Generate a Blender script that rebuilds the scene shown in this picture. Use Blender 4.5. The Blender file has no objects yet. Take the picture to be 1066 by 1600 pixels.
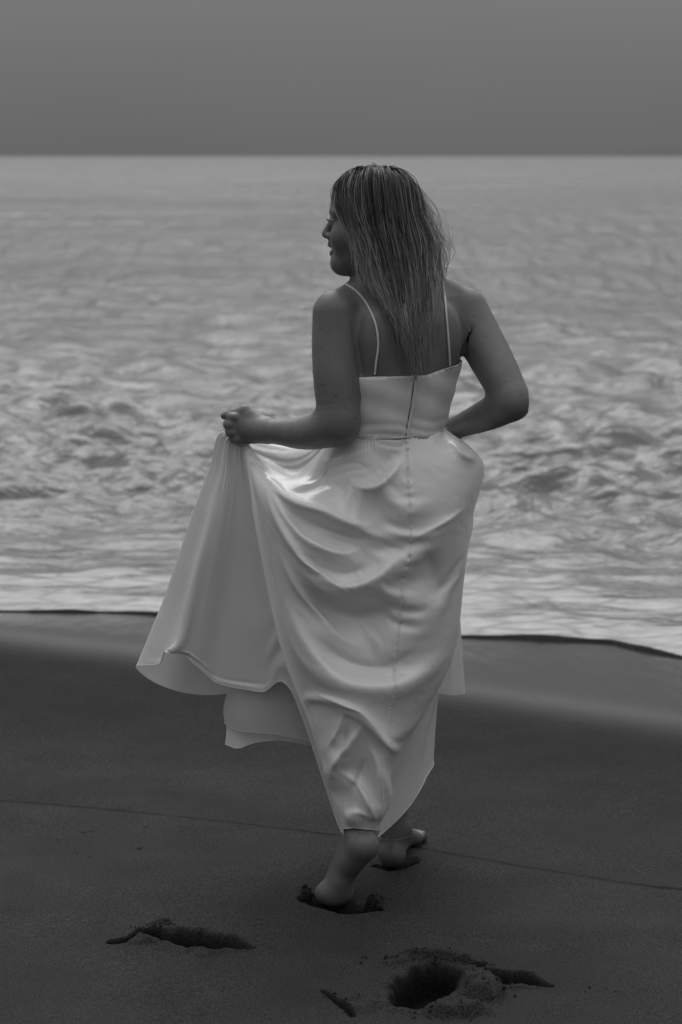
import bpy, bmesh, math, random
import numpy as np
from mathutils import Vector

R = math.radians
rng = np.random.default_rng(7)
random.seed(7)
scene = bpy.context.scene
col = scene.collection

# ------------------------------------------------------------------ camera
CAM_H = 1.70
LENS, SENS = 85.0, 36.0
FPX = 1600 * LENS / SENS                  # focal length in photo pixels
TILT = math.atan((800 - 243) / FPX)       # horizon at row 243 of the photograph
cam_d = bpy.data.cameras.new('camera')
cam = bpy.data.objects.new('camera', cam_d); col.objects.link(cam)
cam.location = (0, 0, CAM_H)
cam.rotation_euler = (R(90) - TILT, 0, 0)
cam_d.sensor_fit = 'VERTICAL'; cam_d.sensor_height = SENS; cam_d.lens = LENS
cam_d.clip_start = 0.05; cam_d.clip_end = 60000
cam_d.dof.use_dof = True
cam_d.dof.focus_distance = 5.55
cam_d.dof.aperture_fstop = 4.8
scene.camera = cam

# ------------------------------------------------------------------ sky, sun, exposure
SUN_EL, SUN_AZ = 52.0, -6.0               # sun veiled by cloud, ahead over the sea
world = bpy.data.worlds.new('World'); scene.world = world
world.use_nodes = True
wn, wl = world.node_tree.nodes, world.node_tree.links
wn.clear()
w_out = wn.new('ShaderNodeOutputWorld')
w_bg = wn.new('ShaderNodeBackground'); w_bg.inputs['Strength'].default_value = 0.10
w_sky = wn.new('ShaderNodeTexSky'); w_sky.sky_type = 'NISHITA'; w_sky.sun_disc = False
w_sky.sun_elevation = R(SUN_EL); w_sky.sun_rotation = R(SUN_AZ)
w_sky.air_density = 1.5; w_sky.dust_density = 4.0
w_bw = wn.new('ShaderNodeRGBToBW')
w_tc = wn.new('ShaderNodeTexCoord')
w_sep = wn.new('ShaderNodeSeparateXYZ')
w_pow = wn.new('ShaderNodeMath'); w_pow.operation = 'POWER'; w_pow.use_clamp = True; w_pow.inputs[1].default_value = 1.6
w_ramp = wn.new('ShaderNodeMapRange')     # overcast deck: dim at the horizon, several times as bright overhead
w_ramp.inputs['From Min'].default_value = 0.0; w_ramp.inputs['From Max'].default_value = 1.0
w_ramp.inputs['To Min'].default_value = 1.40; w_ramp.inputs['To Max'].default_value = 11.5
w_noi = wn.new('ShaderNodeTexNoise'); w_noi.inputs['Scale'].default_value = 3.0
w_noi.inputs['Detail'].default_value = 4; w_noi.inputs['Roughness'].default_value = 0.45
w_map = wn.new('ShaderNodeMapping'); w_map.inputs['Scale'].default_value = (1, 1, 3.5)
w_nr = wn.new('ShaderNodeMapRange'); w_nr.inputs['From Min'].default_value = 0.3; w_nr.inputs['From Max'].default_value = 0.7
w_nr.inputs['To Min'].default_value = 0.93; w_nr.inputs['To Max'].default_value = 1.07
w_mul = wn.new('ShaderNodeMath'); w_mul.operation = 'MULTIPLY'
w_mix = wn.new('ShaderNodeMix'); w_mix.data_type = 'FLOAT'; w_mix.inputs['Factor'].default_value = 0.9
wl.new(w_tc.outputs['Generated'], w_sep.inputs[0])
wl.new(w_tc.outputs['Generated'], w_map.inputs['Vector']); wl.new(w_map.outputs[0], w_noi.inputs['Vector'])
wl.new(w_sep.outputs['Z'], w_pow.inputs[0]); wl.new(w_pow.outputs[0], w_ramp.inputs['Value'])
wl.new(w_noi.outputs['Fac'], w_nr.inputs['Value'])
wl.new(w_ramp.outputs['Result'], w_mul.inputs[0]); wl.new(w_nr.outputs['Result'], w_mul.inputs[1])
wl.new(w_sky.outputs['Color'], w_bw.inputs[0])
wl.new(w_bw.outputs[0], w_mix.inputs['A']); wl.new(w_mul.outputs[0], w_mix.inputs['B'])
wl.new(w_mix.outputs['Result'], w_bg.inputs['Color'])
wl.new(w_bg.outputs[0], w_out.inputs['Surface'])

sun_d = bpy.data.lights.new('sun', 'SUN'); sun_d.energy = 1.5; sun_d.angle = R(45); sun_d.color = (1.0, 1.0, 1.0)
sun = bpy.data.objects.new('sun', sun_d); col.objects.link(sun)
sd = Vector((math.sin(R(SUN_AZ)) * math.cos(R(SUN_EL)), math.cos(R(SUN_AZ)) * math.cos(R(SUN_EL)), math.sin(R(SUN_EL))))
sun.rotation_euler = sd.to_track_quat('Z', 'Y').to_euler()
sun.location = (0, 20, 30)

vs = scene.view_settings
scene.display_settings.display_device = 'sRGB'
vs.view_transform = 'Standard'; vs.look = 'None'; vs.exposure = 0.0; vs.gamma = 1.0
vs.use_curve_mapping = False
scene.render.engine = 'CYCLES'
scene.cycles.use_denoising = True
scene.cycles.max_bounces = 8
scene.cycles.transparent_max_bounces = 12

# ------------------------------------------------------------------ helpers
CT, ST = math.cos(TILT), math.sin(TILT)
def at(px, py, Y):
    """photo pixel at world distance Y -> point"""
    cx = (px - 533) / FPX; cy = (800 - py) / FPX
    fy = CT + cy * ST; fz = -ST + cy * CT
    t = Y / fy
    return np.array([cx * t, Y, CAM_H + fz * t])
def ground(px, py, z=0.0):
    cx = (px - 533) / FPX; cy = (800 - py) / FPX
    fy = CT + cy * ST; fz = -ST + cy * CT
    t = (z - CAM_H) / fz
    return np.array([cx * t, fy * t, z])
def sstep(a, b, x):
    t = np.clip((x - a) / (b - a), 0, 1); return t * t * (3 - 2 * t)

def mesh_obj(name, verts, faces, mat=None, parent=None, smooth=True, normals=None):
    me = bpy.data.meshes.new(name)
    verts = np.asarray(verts, dtype=np.float32)
    if isinstance(faces, np.ndarray):
        n, k = faces.shape
        me.vertices.add(len(verts)); me.vertices.foreach_set('co', verts.ravel())
        me.loops.add(n * k); me.loops.foreach_set('vertex_index', faces.astype(np.int32).ravel())
        me.polygons.add(n)
        me.polygons.foreach_set('loop_start', np.arange(0, n * k, k, dtype=np.int32))
        me.update(calc_edges=True); me.validate()
    else:
        me.from_pydata(verts.tolist(), [], faces); me.update()
    if smooth:
        me.polygons.foreach_set('use_smooth', np.ones(len(me.polygons), dtype=bool))
    if normals is not None:
        me.normals_split_custom_set_from_vertices(np.asarray(normals, dtype=np.float64))
    o = bpy.data.objects.new(name, me); col.objects.link(o)
    if mat: me.materials.append(mat)
    if parent: o.parent = parent; 
    return o
def attr(o, name, vals):
    a = o.data.attributes.new(name, 'FLOAT', 'POINT')
    a.data.foreach_set('value', np.asarray(vals, dtype=np.float32))
def grid_faces(nr, nc, wrap=False):
    r = np.arange(nr - 1)[:, None]; c = np.arange(nc if wrap else nc - 1)[None, :]
    c2 = (c + 1) % nc
    return np.stack([r * nc + c, r * nc + c2, (r + 1) * nc + c2, (r + 1) * nc + c], -1).reshape(-1, 4)

class NT:
    """small node-tree helper"""
    def __init__(self, name):
        self.m = bpy.data.materials.new(name); self.m.use_nodes = True
        self.t = self.m.node_tree; self.n = self.t.nodes; self.l = self.t.links
        self.n.clear(); self.out = self.n.new('ShaderNodeOutputMaterial')
    def node(self, typ, ins=None, **kw):
        n = self.n.new(typ)
        for k, v in kw.items(): setattr(n, k, v)
        for k, v in (ins or {}).items():
            s = n.inputs[k]
            if isinstance(v, bpy.types.NodeSocket): self.l.new(v, s)
            else: s.default_value = v
        return n
    def g(self, v): return (v, v, v, 1)
    def attr(self, name): return self.node('ShaderNodeAttribute', attribute_name=name).outputs['Fac']
    def pos(self): return self.node('ShaderNodeNewGeometry').outputs['Position']
    def noise(self, scale, detail=2, rough=0.5, vec=None):
        n = self.node('ShaderNodeTexNoise', {'Scale': scale, 'Detail': detail, 'Roughness': rough})
        self.l.new(vec if vec is not None else self.pos(), n.inputs['Vector']); return n.outputs['Fac']
    def scaled(self, s):
        return self.node('ShaderNodeMapping', {'Vector': self.pos(), 'Scale': s}).outputs[0]
    def math(self, op, a, b=0.0, clamp=False):
        n = self.node('ShaderNodeMath', operation=op); n.use_clamp = clamp
        for i, v in enumerate((a, b)):
            if isinstance(v, bpy.types.NodeSocket): self.l.new(v, n.inputs[i])
            else: n.inputs[i].default_value = v
        return n.outputs[0]
    def rng(self, v, a, b, c, d, smooth=False):
        n = self.node('ShaderNodeMapRange', {'Value': v, 'From Min': a, 'From Max': b, 'To Min': c, 'To Max': d})
        if smooth: n.interpolation_type = 'SMOOTHSTEP'
        return n.outputs['Result']
    def mix(self, f, a, b):
        n = self.node('ShaderNodeMix', data_type='FLOAT')
        for k, v in (('Factor', f), ('A', a), ('B', b)):
            if isinstance(v, bpy.types.NodeSocket): self.l.new(v, n.inputs[k])
            else: n.inputs[k].default_value = v
        return n.outputs['Result']
    def bump(self, h, strength=0.5, dist=0.01, normal=None):
        n = self.node('ShaderNodeBump', {'Height': h, 'Strength': strength, 'Distance': dist})
        if normal is not None: self.l.new(normal, n.inputs['Normal'])
        return n.outputs[0]
    def bsdf(self, **ins):
        n = self.node('ShaderNodeBsdfPrincipled')
        for k, v in ins.items():
            k = k.replace('_', ' ')
            s = n.inputs[k]
            if isinstance(v, bpy.types.NodeSocket): self.l.new(v, s)
            elif s.type == 'RGBA' and not isinstance(v, tuple): s.default_value = self.g(v)
            else: s.default_value = v
        return n
    def done(self, sh): self.l.new(sh, self.out.inputs['Surface']); return self.m

def vnoise(x, y, seed=0):
    """cheap 2-D value noise"""
    xi = np.floor(x).astype(np.int64); yi = np.floor(y).astype(np.int64)
    fx = x - xi; fy = y - yi
    fx = fx * fx * (3 - 2 * fx); fy = fy * fy * (3 - 2 * fy)
    def h(a, b):
        n = (a * 374761393 + b * 668265263 + seed * 974711) & 0x7fffffff
        n = ((n ^ (n >> 13)) * 1274126177) & 0x7fffffff
        return ((n ^ (n >> 16)) & 0xffff) / 65535.0
    return (h(xi, yi) * (1 - fx) + h(xi + 1, yi) * fx) * (1 - fy) + (h(xi, yi + 1) * (1 - fx) + h(xi + 1, yi + 1) * fx) * fy
def fbm(x, y, o=4, seed=0):
    s = 0; a = 0.5
    for i in range(o):
        s = s + a * vnoise(x * 2 ** i, y * 2 ** i, seed + i); a *= 0.5
    return s
def catmull(P, ts, closed=False):
    """uniform Catmull-Rom through P (n,...) sampled at ts in index units"""
    n = len(P); ts = np.asarray(ts)
    i = np.floor(ts).astype(int)
    if not closed: i = np.clip(i, 0, n - 2)
    f = (ts - i).reshape((-1,) + (1,) * (P.ndim - 1))
    def g(j):
        if closed: return P[j % n]
        lo = 2 * P[0] - P[1]; hi = 2 * P[-1] - P[-2]
        Q = np.concatenate([lo[None], P, hi[None]]); return Q[np.clip(j + 1, 0, n + 1)]
    a, b, c, d = g(i - 1), g(i), g(i + 1), g(i + 2)
    return 0.5 * (2 * b + (c - a) * f + (2 * a - 5 * b + 4 * c - d) * f ** 2 + (3 * b - a - 3 * c + d) * f ** 3)
def poly_dist(x, z, pl):
    """distance, arc parameter and side of points to a polyline pl (n,2)"""
    best = np.full(x.shape, 1e9); tt = np.zeros(x.shape); side = np.zeros(x.shape)
    L = np.concatenate([[0], np.cumsum(np.hypot(*np.diff(pl, axis=0).T))]); tot = L[-1]
    for i in range(len(pl) - 1):
        ax, az = pl[i]; bx, bz = pl[i + 1]
        dx, dz = bx - ax, bz - az; q = dx * dx + dz * dz + 1e-12
        t = np.clip(((x - ax) * dx + (z - az) * dz) / q, 0, 1)
        ex = x - ax - t * dx; ez = z - az - t * dz
        d = np.hypot(ex, ez); m = d < best
        best = np.where(m, d, best); tt = np.where(m, (L[i] + t * math.sqrt(q)) / tot, tt)
        side = np.where(m, np.sign(dx * ez - dz * ex), side)
    return best, tt, side
# ------------------------------------------------------------------ sand
def foot_pit(x, y, cx, cy, ang, a, b, depth, wall=2.2):
    """elongated dent: steep wall on the far side, gentle near side"""
    c, s = math.cos(ang), math.sin(ang)
    u = (x - cx) * c + (y - cy) * s; v = -(x - cx) * s + (y - cy) * c
    wob = 0.18 * (fbm(x * 38, y * 38, 3, 5) - 0.45) * 2
    v2 = np.where(v > 0, v / b, v / (b * wall))
    r = np.sqrt((u / a) ** 2 + v2 ** 2) * (1 + wob)
    return -depth * (1 - sstep(0.62, 1.0, r)), r
SEA_Z = -0.115
def shore(x):                          # edge of the swash
    pts = [(-900, 936), (-400, 942), (0, 948), (230, 951), (480, 962), (640, 980), (720, 989), (800, 991), (900, 994), (960, 997), (985, 1003), (1030, 1012), (1066, 1020), (1200, 1034), (1700, 1050)]
    P = np.array([ground(a, b, SEA_Z + 0.02)[:2] for a, b in pts])
    ti = np.interp(x, P[:, 0], np.arange(len(P)))
    return catmull(P[:, 1], np.ravel(ti)).reshape(np.shape(x)) + 0.030 * (fbm(x * 7, x * 0, 4, 3) - 0.45) + 0.16 * (fbm(x * 1.9, x * 0, 2, 15) - 0.42)
def berm_line(x):                     # distance at which the beach face starts to fall to the water
    return 7.95 - 0.60 * x + 0.05 * np.sin(x * 2.1 + 1)
def sand_base(x, y):
    xc = np.clip(x, -3.0, 3.0); b_ = berm_line(xc); s_ = np.maximum(shore(xc), b_ + 0.8)
    d = (y - b_) / (s_ - b_)
    return SEA_Z * (np.sqrt(d * d + 0.03) + d) * 0.5
CRACK = [ground(*p)[:2] for p in ((-420, 1215), (-200, 1232), (0, 1251), (90, 1257), (180, 1266), (300, 1280), (400, 1291), (520, 1305), (600, 1317), (690, 1331), (780, 1347), (880, 1364), (980, 1379), (1066, 1389), (1300, 1420), (1600, 1450))]
CRACK = np.array(CRACK)
CR_X = CRACK[:, 0]; CR_Y = CRACK[:, 1]
def sand_height(x, y):
    z = sand_base(x, y)
    near = (y < 7.2) & (y > 3.4) & (np.abs(x) < 1.7)
    z = z + 0.012 * (fbm(x * 1.3, y * 1.3, 3, 1) - 0.45) * np.exp(-np.maximum(y - 8, 0)) + 0.0022 * (fbm(x * 11, y * 11, 3, 2) - 0.45)
    damp_shade = np.zeros_like(z)
    # thin line left by the last swash: a shallow lip with a hair-thin step
    cy = np.interp(x, CR_X, CR_Y) + 0.010 * (fbm(x * 14, x * 0 + 3, 3, 4) - 0.45)
    dd = y - cy
    z = z + np.where(dd < 0, 0.0040 * np.exp(dd / 0.10), -0.0020 * np.exp(-dd / 0.014)) * (0.5 + 0.9 * fbm(x * 9, y * 0, 2, 8))
    damp_shade = np.maximum(damp_shade, 1.2 * np.exp(-((dd - 0.004) / 0.012) ** 2) * (0.5 + 0.9 * fbm(x * 20, y * 0, 3, 9)))
    # seaward of the swash line: damper, with shade of the tilted berm painted in
    damp_shade = np.maximum(damp_shade, (0.10 + 0.36 * sstep(0.2, 1.4, dd)) * sstep(-0.01, 0.02, dd) * (0.8 + 0.4 * fbm(x * 2.0, y * 2.0, 3, 77)))
    pits = []
    g = lambda px, py: ground(px, py)
    def line_pit(pts, w, depth, seed=0, far=1.0, damp_shade_k=1.0):
        nonlocal z, damp_shade
        P = np.array([g(*p)[:2] for p in pts])
        x0, y0 = P.min(0) - 0.3; x1, y1 = P.max(0) + 0.3
        m = (x > x0) & (x < x1) & (y > y0) & (y < y1)
        if not m.any(): return
        xx, yy = x[m], y[m]
        d, t, s = poly_dist(xx, yy, P)
        ww = np.interp(t, np.linspace(0, 1, len(w)), w)
        wob = 1 + 0.55 * (fbm(xx * 45, yy * 45, 3, seed) - 0.45)
        r = d * wob / np.maximum(ww, 1e-4)
        k = 1 - sstep(0.55, 1.0, r)
        rim = np.exp(-((r - 1.22) / 0.26) ** 2) * np.clip(ww / 0.04, 0, 1)
        z[m] += -depth * k + 0.11 * depth * rim * (0.3 + 1.5 * fbm(xx * 30, yy * 30, 3, seed + 3))
        damp_shade[m] = np.maximum(damp_shade[m], damp_shade_k * (1 - sstep(0.7, 1.12, r)))  # exposed moist sand, deepened with painted shade inside the pit
    # slot-shaped print, left of centre
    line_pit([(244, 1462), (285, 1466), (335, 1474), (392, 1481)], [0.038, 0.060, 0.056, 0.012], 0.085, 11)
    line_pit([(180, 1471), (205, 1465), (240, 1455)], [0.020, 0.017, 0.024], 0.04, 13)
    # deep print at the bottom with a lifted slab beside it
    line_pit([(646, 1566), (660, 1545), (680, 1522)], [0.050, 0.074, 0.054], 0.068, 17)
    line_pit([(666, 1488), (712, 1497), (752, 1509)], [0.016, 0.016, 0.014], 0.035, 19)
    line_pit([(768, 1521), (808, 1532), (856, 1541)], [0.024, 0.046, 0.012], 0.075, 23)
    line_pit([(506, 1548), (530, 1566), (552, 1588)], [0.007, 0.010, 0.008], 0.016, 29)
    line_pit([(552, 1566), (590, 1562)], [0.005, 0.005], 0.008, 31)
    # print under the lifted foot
    line_pit([(478, 1404), (505, 1410), (545, 1420), (590, 1420)], [0.022, 0.040, 0.042, 0.016], 0.034, 37, damp_shade_k=0.85)
    line_pit([(588, 1352), (612, 1356), (650, 1346)], [0.012, 0.026, 0.010], 0.012, 41, damp_shade_k=0.8)
    # slabs and heaped rims
    def heap(px, py, a, b, ang, h, seed, rough=0.6):
        nonlocal z
        c0 = g(px, py)
        m = (np.abs(x - c0[0]) < 0.3) & (np.abs(y - c0[1]) < 0.3)
        if not m.any(): return
        xx, yy = x[m] - c0[0], y[m] - c0[1]
        u = xx * math.cos(ang) + yy * math.sin(ang); v = -xx * math.sin(ang) + yy * math.cos(ang)
        r = np.sqrt((u / a) ** 2 + (v / b) ** 2) * (1 + 0.5 * (fbm(x[m] * 40, y[m] * 40, 3, seed) - 0.45))
        z[m] += h * (1 - sstep(0.45, 1.0, r)) * (1 - rough * 0.5 + rough * fbm(x[m] * 55, y[m] * 55, 3, seed + 1))
    heap(752, 1550, 0.055, 0.090, 0.3, 0.040, 51)
    heap(716, 1584, 0.080, 0.034, 0.2, 0.028, 53)
    heap(690, 1503, 0.12, 0.022, -0.25, 0.026, 55)
    heap(620, 1505, 0.05, 0.02, 0.2, 0.012, 57, 1.2)
    heap(560, 1572, 0.05, 0.05, 0.3, 0.010, 58, 0.8)
    heap(252, 1446, 0.030, 0.014, 0.2, 0.020, 59, 1.0)
    heap(232, 1470, 0.05, 0.03, 0.1, 0.010, 60, 0.6)
    heap(585, 1415, 0.030, 0.022, 0.3, 0.022, 61, 1.2)
    heap(478, 1398, 0.020, 0.016, 0.3, 0.018, 63, 1.0)
    heap(640, 1342, 0.04, 0.014, 0.2, 0.008, 65, 1.0)
    # scattered nicks and crumbs in the crust
    near &= x < -0.25; nick = np.zeros_like(z)
    nick[near] = sstep(0.68, 0.74, fbm(x[near] * 26, y[near] * 26, 3, 71)) * sstep(0.48, 0.60, fbm(x[near] * 1.7, y[near] * 1.7, 2, 73))
    z = z - 0.004 * nick; damp_shade = np.maximum(damp_shade, 0.5 * nick)
    return z, damp_shade

def axis(lo, hi, fine, far_lo, far_hi, growth=1.16):
    a = np.arange(lo, hi, fine).tolist()
    s = fine; v = a[-1]
    while v < far_hi: s = s * growth; v += s; a.append(v)
    s = fine; v = lo; b = []
    while v > far_lo: s = s * growth; v -= s; b.append(v)
    return np.array(b[::-1] + a)
sx = axis(-0.95, 0.95, 0.004, -400, 400, 1.12)
sy = axis(4.38, 6.50, 0.0042, -300, 60, 1.06)
SX, SY = np.meshgrid(sx, sy)
SZ, SD = sand_height(SX.ravel(), SY.ravel())
t = NT('sand')
pos = t.pos()
sepn = t.node('ShaderNodeSeparateXYZ', {0: pos})
grain = t.noise(300, 1, 0.5); grain2 = t.noise(120, 3, 0.6); mott = t.noise(5, 4, 0.55); streak = t.noise(1.0, 3, 0.5, t.scaled((0.8, 2.4, 1)))
wet = t.attr('wet'); damp_shade = t.attr('damp_shade')
c = t.math('ADD', t.math('MULTIPLY', t.rng(grain, 0.3, 0.7, -0.1, 2.1), 0.55), t.math('MULTIPLY', t.rng(grain2, 0.25, 0.75, 0.5, 1.5), 0.45))
c = t.math('MULTIPLY', c, t.rng(mott, 0.3, 0.7, 0.88, 1.12))
c = t.math('MULTIPLY', c, t.rng(streak, 0.3, 0.7, 0.9, 1.1))
base = t.math('MULTIPLY', c, 0.037)
base = t.math('MULTIPLY', base, t.rng(damp_shade, 0, 1, 1.0, 0.20))  # darkens for moisture and for the shade painted into pits and berm
base = t.math('MULTIPLY', base, t.rng(wet, 0, 1, 1.0, 0.8))
rough = t.rng(wet, 0.0, 1.0, 0.85, 0.16)
bh = t.math('ADD', t.math('MULTIPLY', grain, 0.5), t.math('MULTIPLY', grain2, 0.8))
bh = t.math('MULTIPLY', bh, t.rng(wet, 0.0, 0.8, 1.0, 0.03))
rip = t.noise(1.0, 3, 0.5, t.scaled((16, 3.0, 1)))
nb = t.bump(bh, 0.75, 0.006)
nb2 = t.bump(t.math('MULTIPLY', rip, wet), 0.25, 0.02, nb)
sp = t.bsdf(Base_Color=base, Roughness=rough, Normal=nb2, Specular_IOR_Level=t.rng(wet, 0, 1, 0.08, 0.55))
M_SAND = t.done(sp.outputs[0])
sand = mesh_obj('sand', np.stack([SX.ravel(), SY.ravel(), SZ], -1), grid_faces(len(sy), len(sx)), M_SAND)
X, Y = SX.ravel(), SY.ravel()
bl = berm_line(np.clip(X, -6, 6)) + 0.12 * (fbm(X * 1.2, Y * 0.6, 3, 90) - 0.45)
attr(sand, 'wet', sstep(-0.55, 0.35, Y - bl)); attr(sand, 'damp_shade', SD)
sand['kind'] = 'structure'; sand['label'] = 'dark moist sand with footprints sloping to the water'

# crumbs of sand thrown up round the prints
def crumbs(spots, seed):
    r = np.random.default_rng(seed); V = []; F = []; D = []
    ico = bmesh.new(); bmesh.ops.create_icosphere(ico, subdivisions=1, radius=1)
    iv = np.array([v.co[:] for v in ico.verts]); fi = np.array([[v.index for v in f.verts] for f in ico.faces]); ico.free()
    for (px, py, sx_, sy_, n, s0, s1) in spots:
        c0 = ground(px, py)
        for k in range(n): D.append((c0[0] + r.normal(0, sx_), c0[1] + r.normal(0, sy_), s0 + (s1 - s0) * r.random() ** 3))
    D = np.array(D); zs = sand_height(D[:, 0].copy(), D[:, 1].copy())[0]
    for i, (x_, y_, s) in enumerate(D):
        v = iv * (1 + 0.35 * r.normal(0, 1, (len(iv), 1))) * s * r.uniform(0.6, 1.3, 3)
        V.append(v + [x_, y_, zs[i] + s * 0.25]); F.append(fi + i * len(iv))
    D = [np.full(len(iv), q * 0.7) for q in r.random(len(D))]
    return np.concatenate(V), np.concatenate(F), np.concatenate(D)
cv, cf, cd = crumbs([(260, 1448, 0.04, 0.015, 16, 0.002, 0.005), (640, 1500, 0.08, 0.02, 24, 0.002, 0.006), (760, 1548, 0.03, 0.03, 20, 0.002, 0.006), (588, 1415, 0.016, 0.014, 26, 0.003, 0.008),
                      (485, 1400, 0.012, 0.012, 14, 0.003, 0.007), (700, 1588, 0.05, 0.02, 16, 0.002, 0.006), (900, 1548, 0.09, 0.012, 26, 0.001, 0.003), (530, 1560, 0.02, 0.02, 10, 0.001, 0.004)], 5)
crumb = mesh_obj('sand_crumbs', cv, cf, M_SAND)
attr(crumb, 'wet', np.zeros(len(cv))); attr(crumb, 'damp_shade', cd)
crumb['kind'] = 'stuff'; crumb['label'] = 'crumbs of moist sand scattered round the footprints'

# ------------------------------------------------------------------ sea
NR, NC = 820, 420
uu = np.linspace(-1, 1, NC); uu = 0.12 * uu + 0.88 * np.sign(uu) * np.abs(uu) ** 3.0
k = np.linspace(0, 1, NR)
dist = 0.02 * (np.exp(k * 12.9) - 1) / (1) * 0.5      # metres past the edge, log spaced
dist = np.concatenate([[0, 0, 0.004], np.cumsum(np.maximum(0.012, np.diff(dist)))[:]])
NRR = len(dist)
Yc = 8.9 + dist                                        # nominal distance, to fan the columns out
half = 5.0 + 1.25 * dist
WX = uu[None, :] * half[:, None]
WY = shore(np.clip(WX, -3.0, 3.0)) + dist[:, None]
rs = np.random.default_rng(3)
WZ = np.zeros_like(WX)
row_d = np.gradient(dist)[:, None]
for i in range(84):
    big = i >= 64
    lam = (3.0 * 4 ** ((i - 64) / 19.0) if big else 0.18 * (6.5 ** (i / 63.0))) * rs.uniform(0.85, 1.15)
    th = rs.normal(0, 0.35 if big else 0.70)
    kx, ky = math.sin(th) * 2 * math.pi / lam, math.cos(th) * 2 * math.pi / lam
    amp = 0.0042 * lam if big else 0.0100 * lam ** 0.60
    att = np.clip((lam - 2.2 * row_d) / (2.0 * row_d + 1e-6), 0, 1) * np.exp(-dist[:, None] / (lam * 160))
    if big: att = att * sstep(14, 45, dist[:, None])
    ph = rs.uniform(0, 6.28)
    w = np.sin(kx * WX + ky * WY + ph + 0.9 * np.sin(0.31 * kx * WY + 0.2 * ky * WX))
    if i % 12 == 0: gate = 0.55 + 0.9 * fbm(WX * 0.5 / max(lam, .6) + i * 3.7, WY * 0.9 / max(lam, .6), 2, i)     # waves come in groups
    WZ += amp * att * gate * (w + 0.35 * w * np.abs(w))
shoal = sstep(0.3, 6.0, dist)[:, None]
WZ = WZ * (0.10 + 0.90 * shoal)
lip = 0.007 * np.exp(-((dist[:, None] - 0.035) / 0.03) ** 2) + 0.006 * (1 - sstep(0.0, 0.5, dist[:, None])) 
WZ = SEA_Z + 0.003 + WZ + lip * (0.55 + 0.9 * fbm(WX * 4, WX * 0, 3, 12))
WZ += 0.012 * (fbm(WX * 2.2, WY * 3.0, 3, 14) - 0.45) * (1 - shoal)
gap = np.exp(-((WX - ground(972, 1000)[0]) / 0.03) ** 2)
sb = sand_base(WX[0], WY[0])
WZ[0] = sb - 0.02; WZ[1] = np.maximum(WZ[1], sb + 0.007 - 0.006 * gap[1])
WY[0] = WY[1] + 0.012
WZ[2:26] = np.maximum(WZ[2:26], sand_base(WX[2:26], WY[2:26]) + 0.006)
WZ[WY > 60] = np.where(WZ[WY > 60] > 0, 0.0, WZ[WY > 60])
t = NT('sea_water')
pos = t.pos()
foam_a = t.attr('foam')
n_big = t.noise(1.0, 5, 0.55, t.scaled((0.8, 2.2, 1)))
n_mid = t.noise(1.0, 5, 0.64, t.scaled((1.7, 5.5, 1)))
n_far = t.noise(1.0, 4, 0.6, t.scaled((0.10, 0.22, 1)))
n_lace = t.node('ShaderNodeTexVoronoi', {'Vector': t.scaled((3.2, 5.5, 1)), 'Scale': 1.0}, feature='DISTANCE_TO_EDGE').outputs['Distance']
f = t.math('ADD', t.math('MULTIPLY', n_mid, 0.6), t.math('MULTIPLY', n_big, 0.5))
f = t.math('ADD', f, foam_a)
foam = t.rng(f, 0.82, 0.92, 0.0, 1.0, True)
foam = t.math('MULTIPLY', foam, t.rng(n_lace, 0.0, 0.10, 0.40, 1.0))
geo = t.node('ShaderNodeNewGeometry')
lipf = t.attr('lip')
foam = t.math('MULTIPLY', foam, t.math('SUBTRACT', 1.0, lipf))
b1 = t.noise(1.0, 4, 0.58, t.scaled((4.2, 8.5, 3)))
b2 = t.noise(1.0, 4, 0.6, t.scaled((1.1, 2.6, 1)))
nb = t.bump(b1, 0.8, 0.05)
nb = t.bump(b2, 0.5, 0.16, nb)
fm = t.attr('farmask')
b3 = t.math('MULTIPLY', t.noise(1.0, 3, 0.55, t.scaled((1.7, 0.45, 1))), fm)
nb = t.bump(b3, 1.0, 0.30, nb)
fb = t.bump(t.noise(22, 4, 0.6), 0.6, 0.02, nb)
water = t.bsdf(Base_Color=t.math('MULTIPLY', t.rng(lipf, 0, 1, 0.155, 0.08), t.rng(n_far, 0.3, 0.7, 0.85, 1.15)), Roughness=t.math('MAXIMUM', t.rng(lipf, 0, 1, 0.13, 0.45), t.math('MULTIPLY', t.attr('far'), t.rng(t.noise(1.0, 4, 0.6, t.scaled((0.06, 0.20, 1))), 0.3, 0.7, 0.6, 1.25))), IOR=1.33, Normal=nb, Specular_IOR_Level=t.rng(lipf, 0, 1, 0.5, 0.1))
foamy = t.bsdf(Base_Color=t.rng(t.noise(9, 4, 0.6), 0.3, 0.7, 0.34, 0.50), Roughness=0.7, Normal=fb)
ms = t.node('ShaderNodeMixShader', {0: foam, 1: water.outputs[0], 2: foamy.outputs[0]})
M_SEA = t.done(ms.outputs[0])
sea = mesh_obj('sea', np.stack([WX, WY, WZ], -1).reshape(-1, 3), grid_faces(NRR, NC), M_SEA)
fo = 0.33 * (1 - sstep(0.8, 5.5, dist)) + 0.30 * (1 - sstep(0, 0.5, dist)) - 0.02
attr(sea, 'foam', np.repeat(fo, NC)); attr(sea, 'farmask', np.repeat(sstep(9, 26, dist) * (0.25 + 0.75 * np.exp(-dist / 150)), NC)); attr(sea, 'far', np.repeat(0.13 + 0.20 * sstep(15, 200, dist), NC))
lp = np.zeros((NRR, NC)); lp[:2] = 1.0; lp[2] = 0.5
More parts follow.
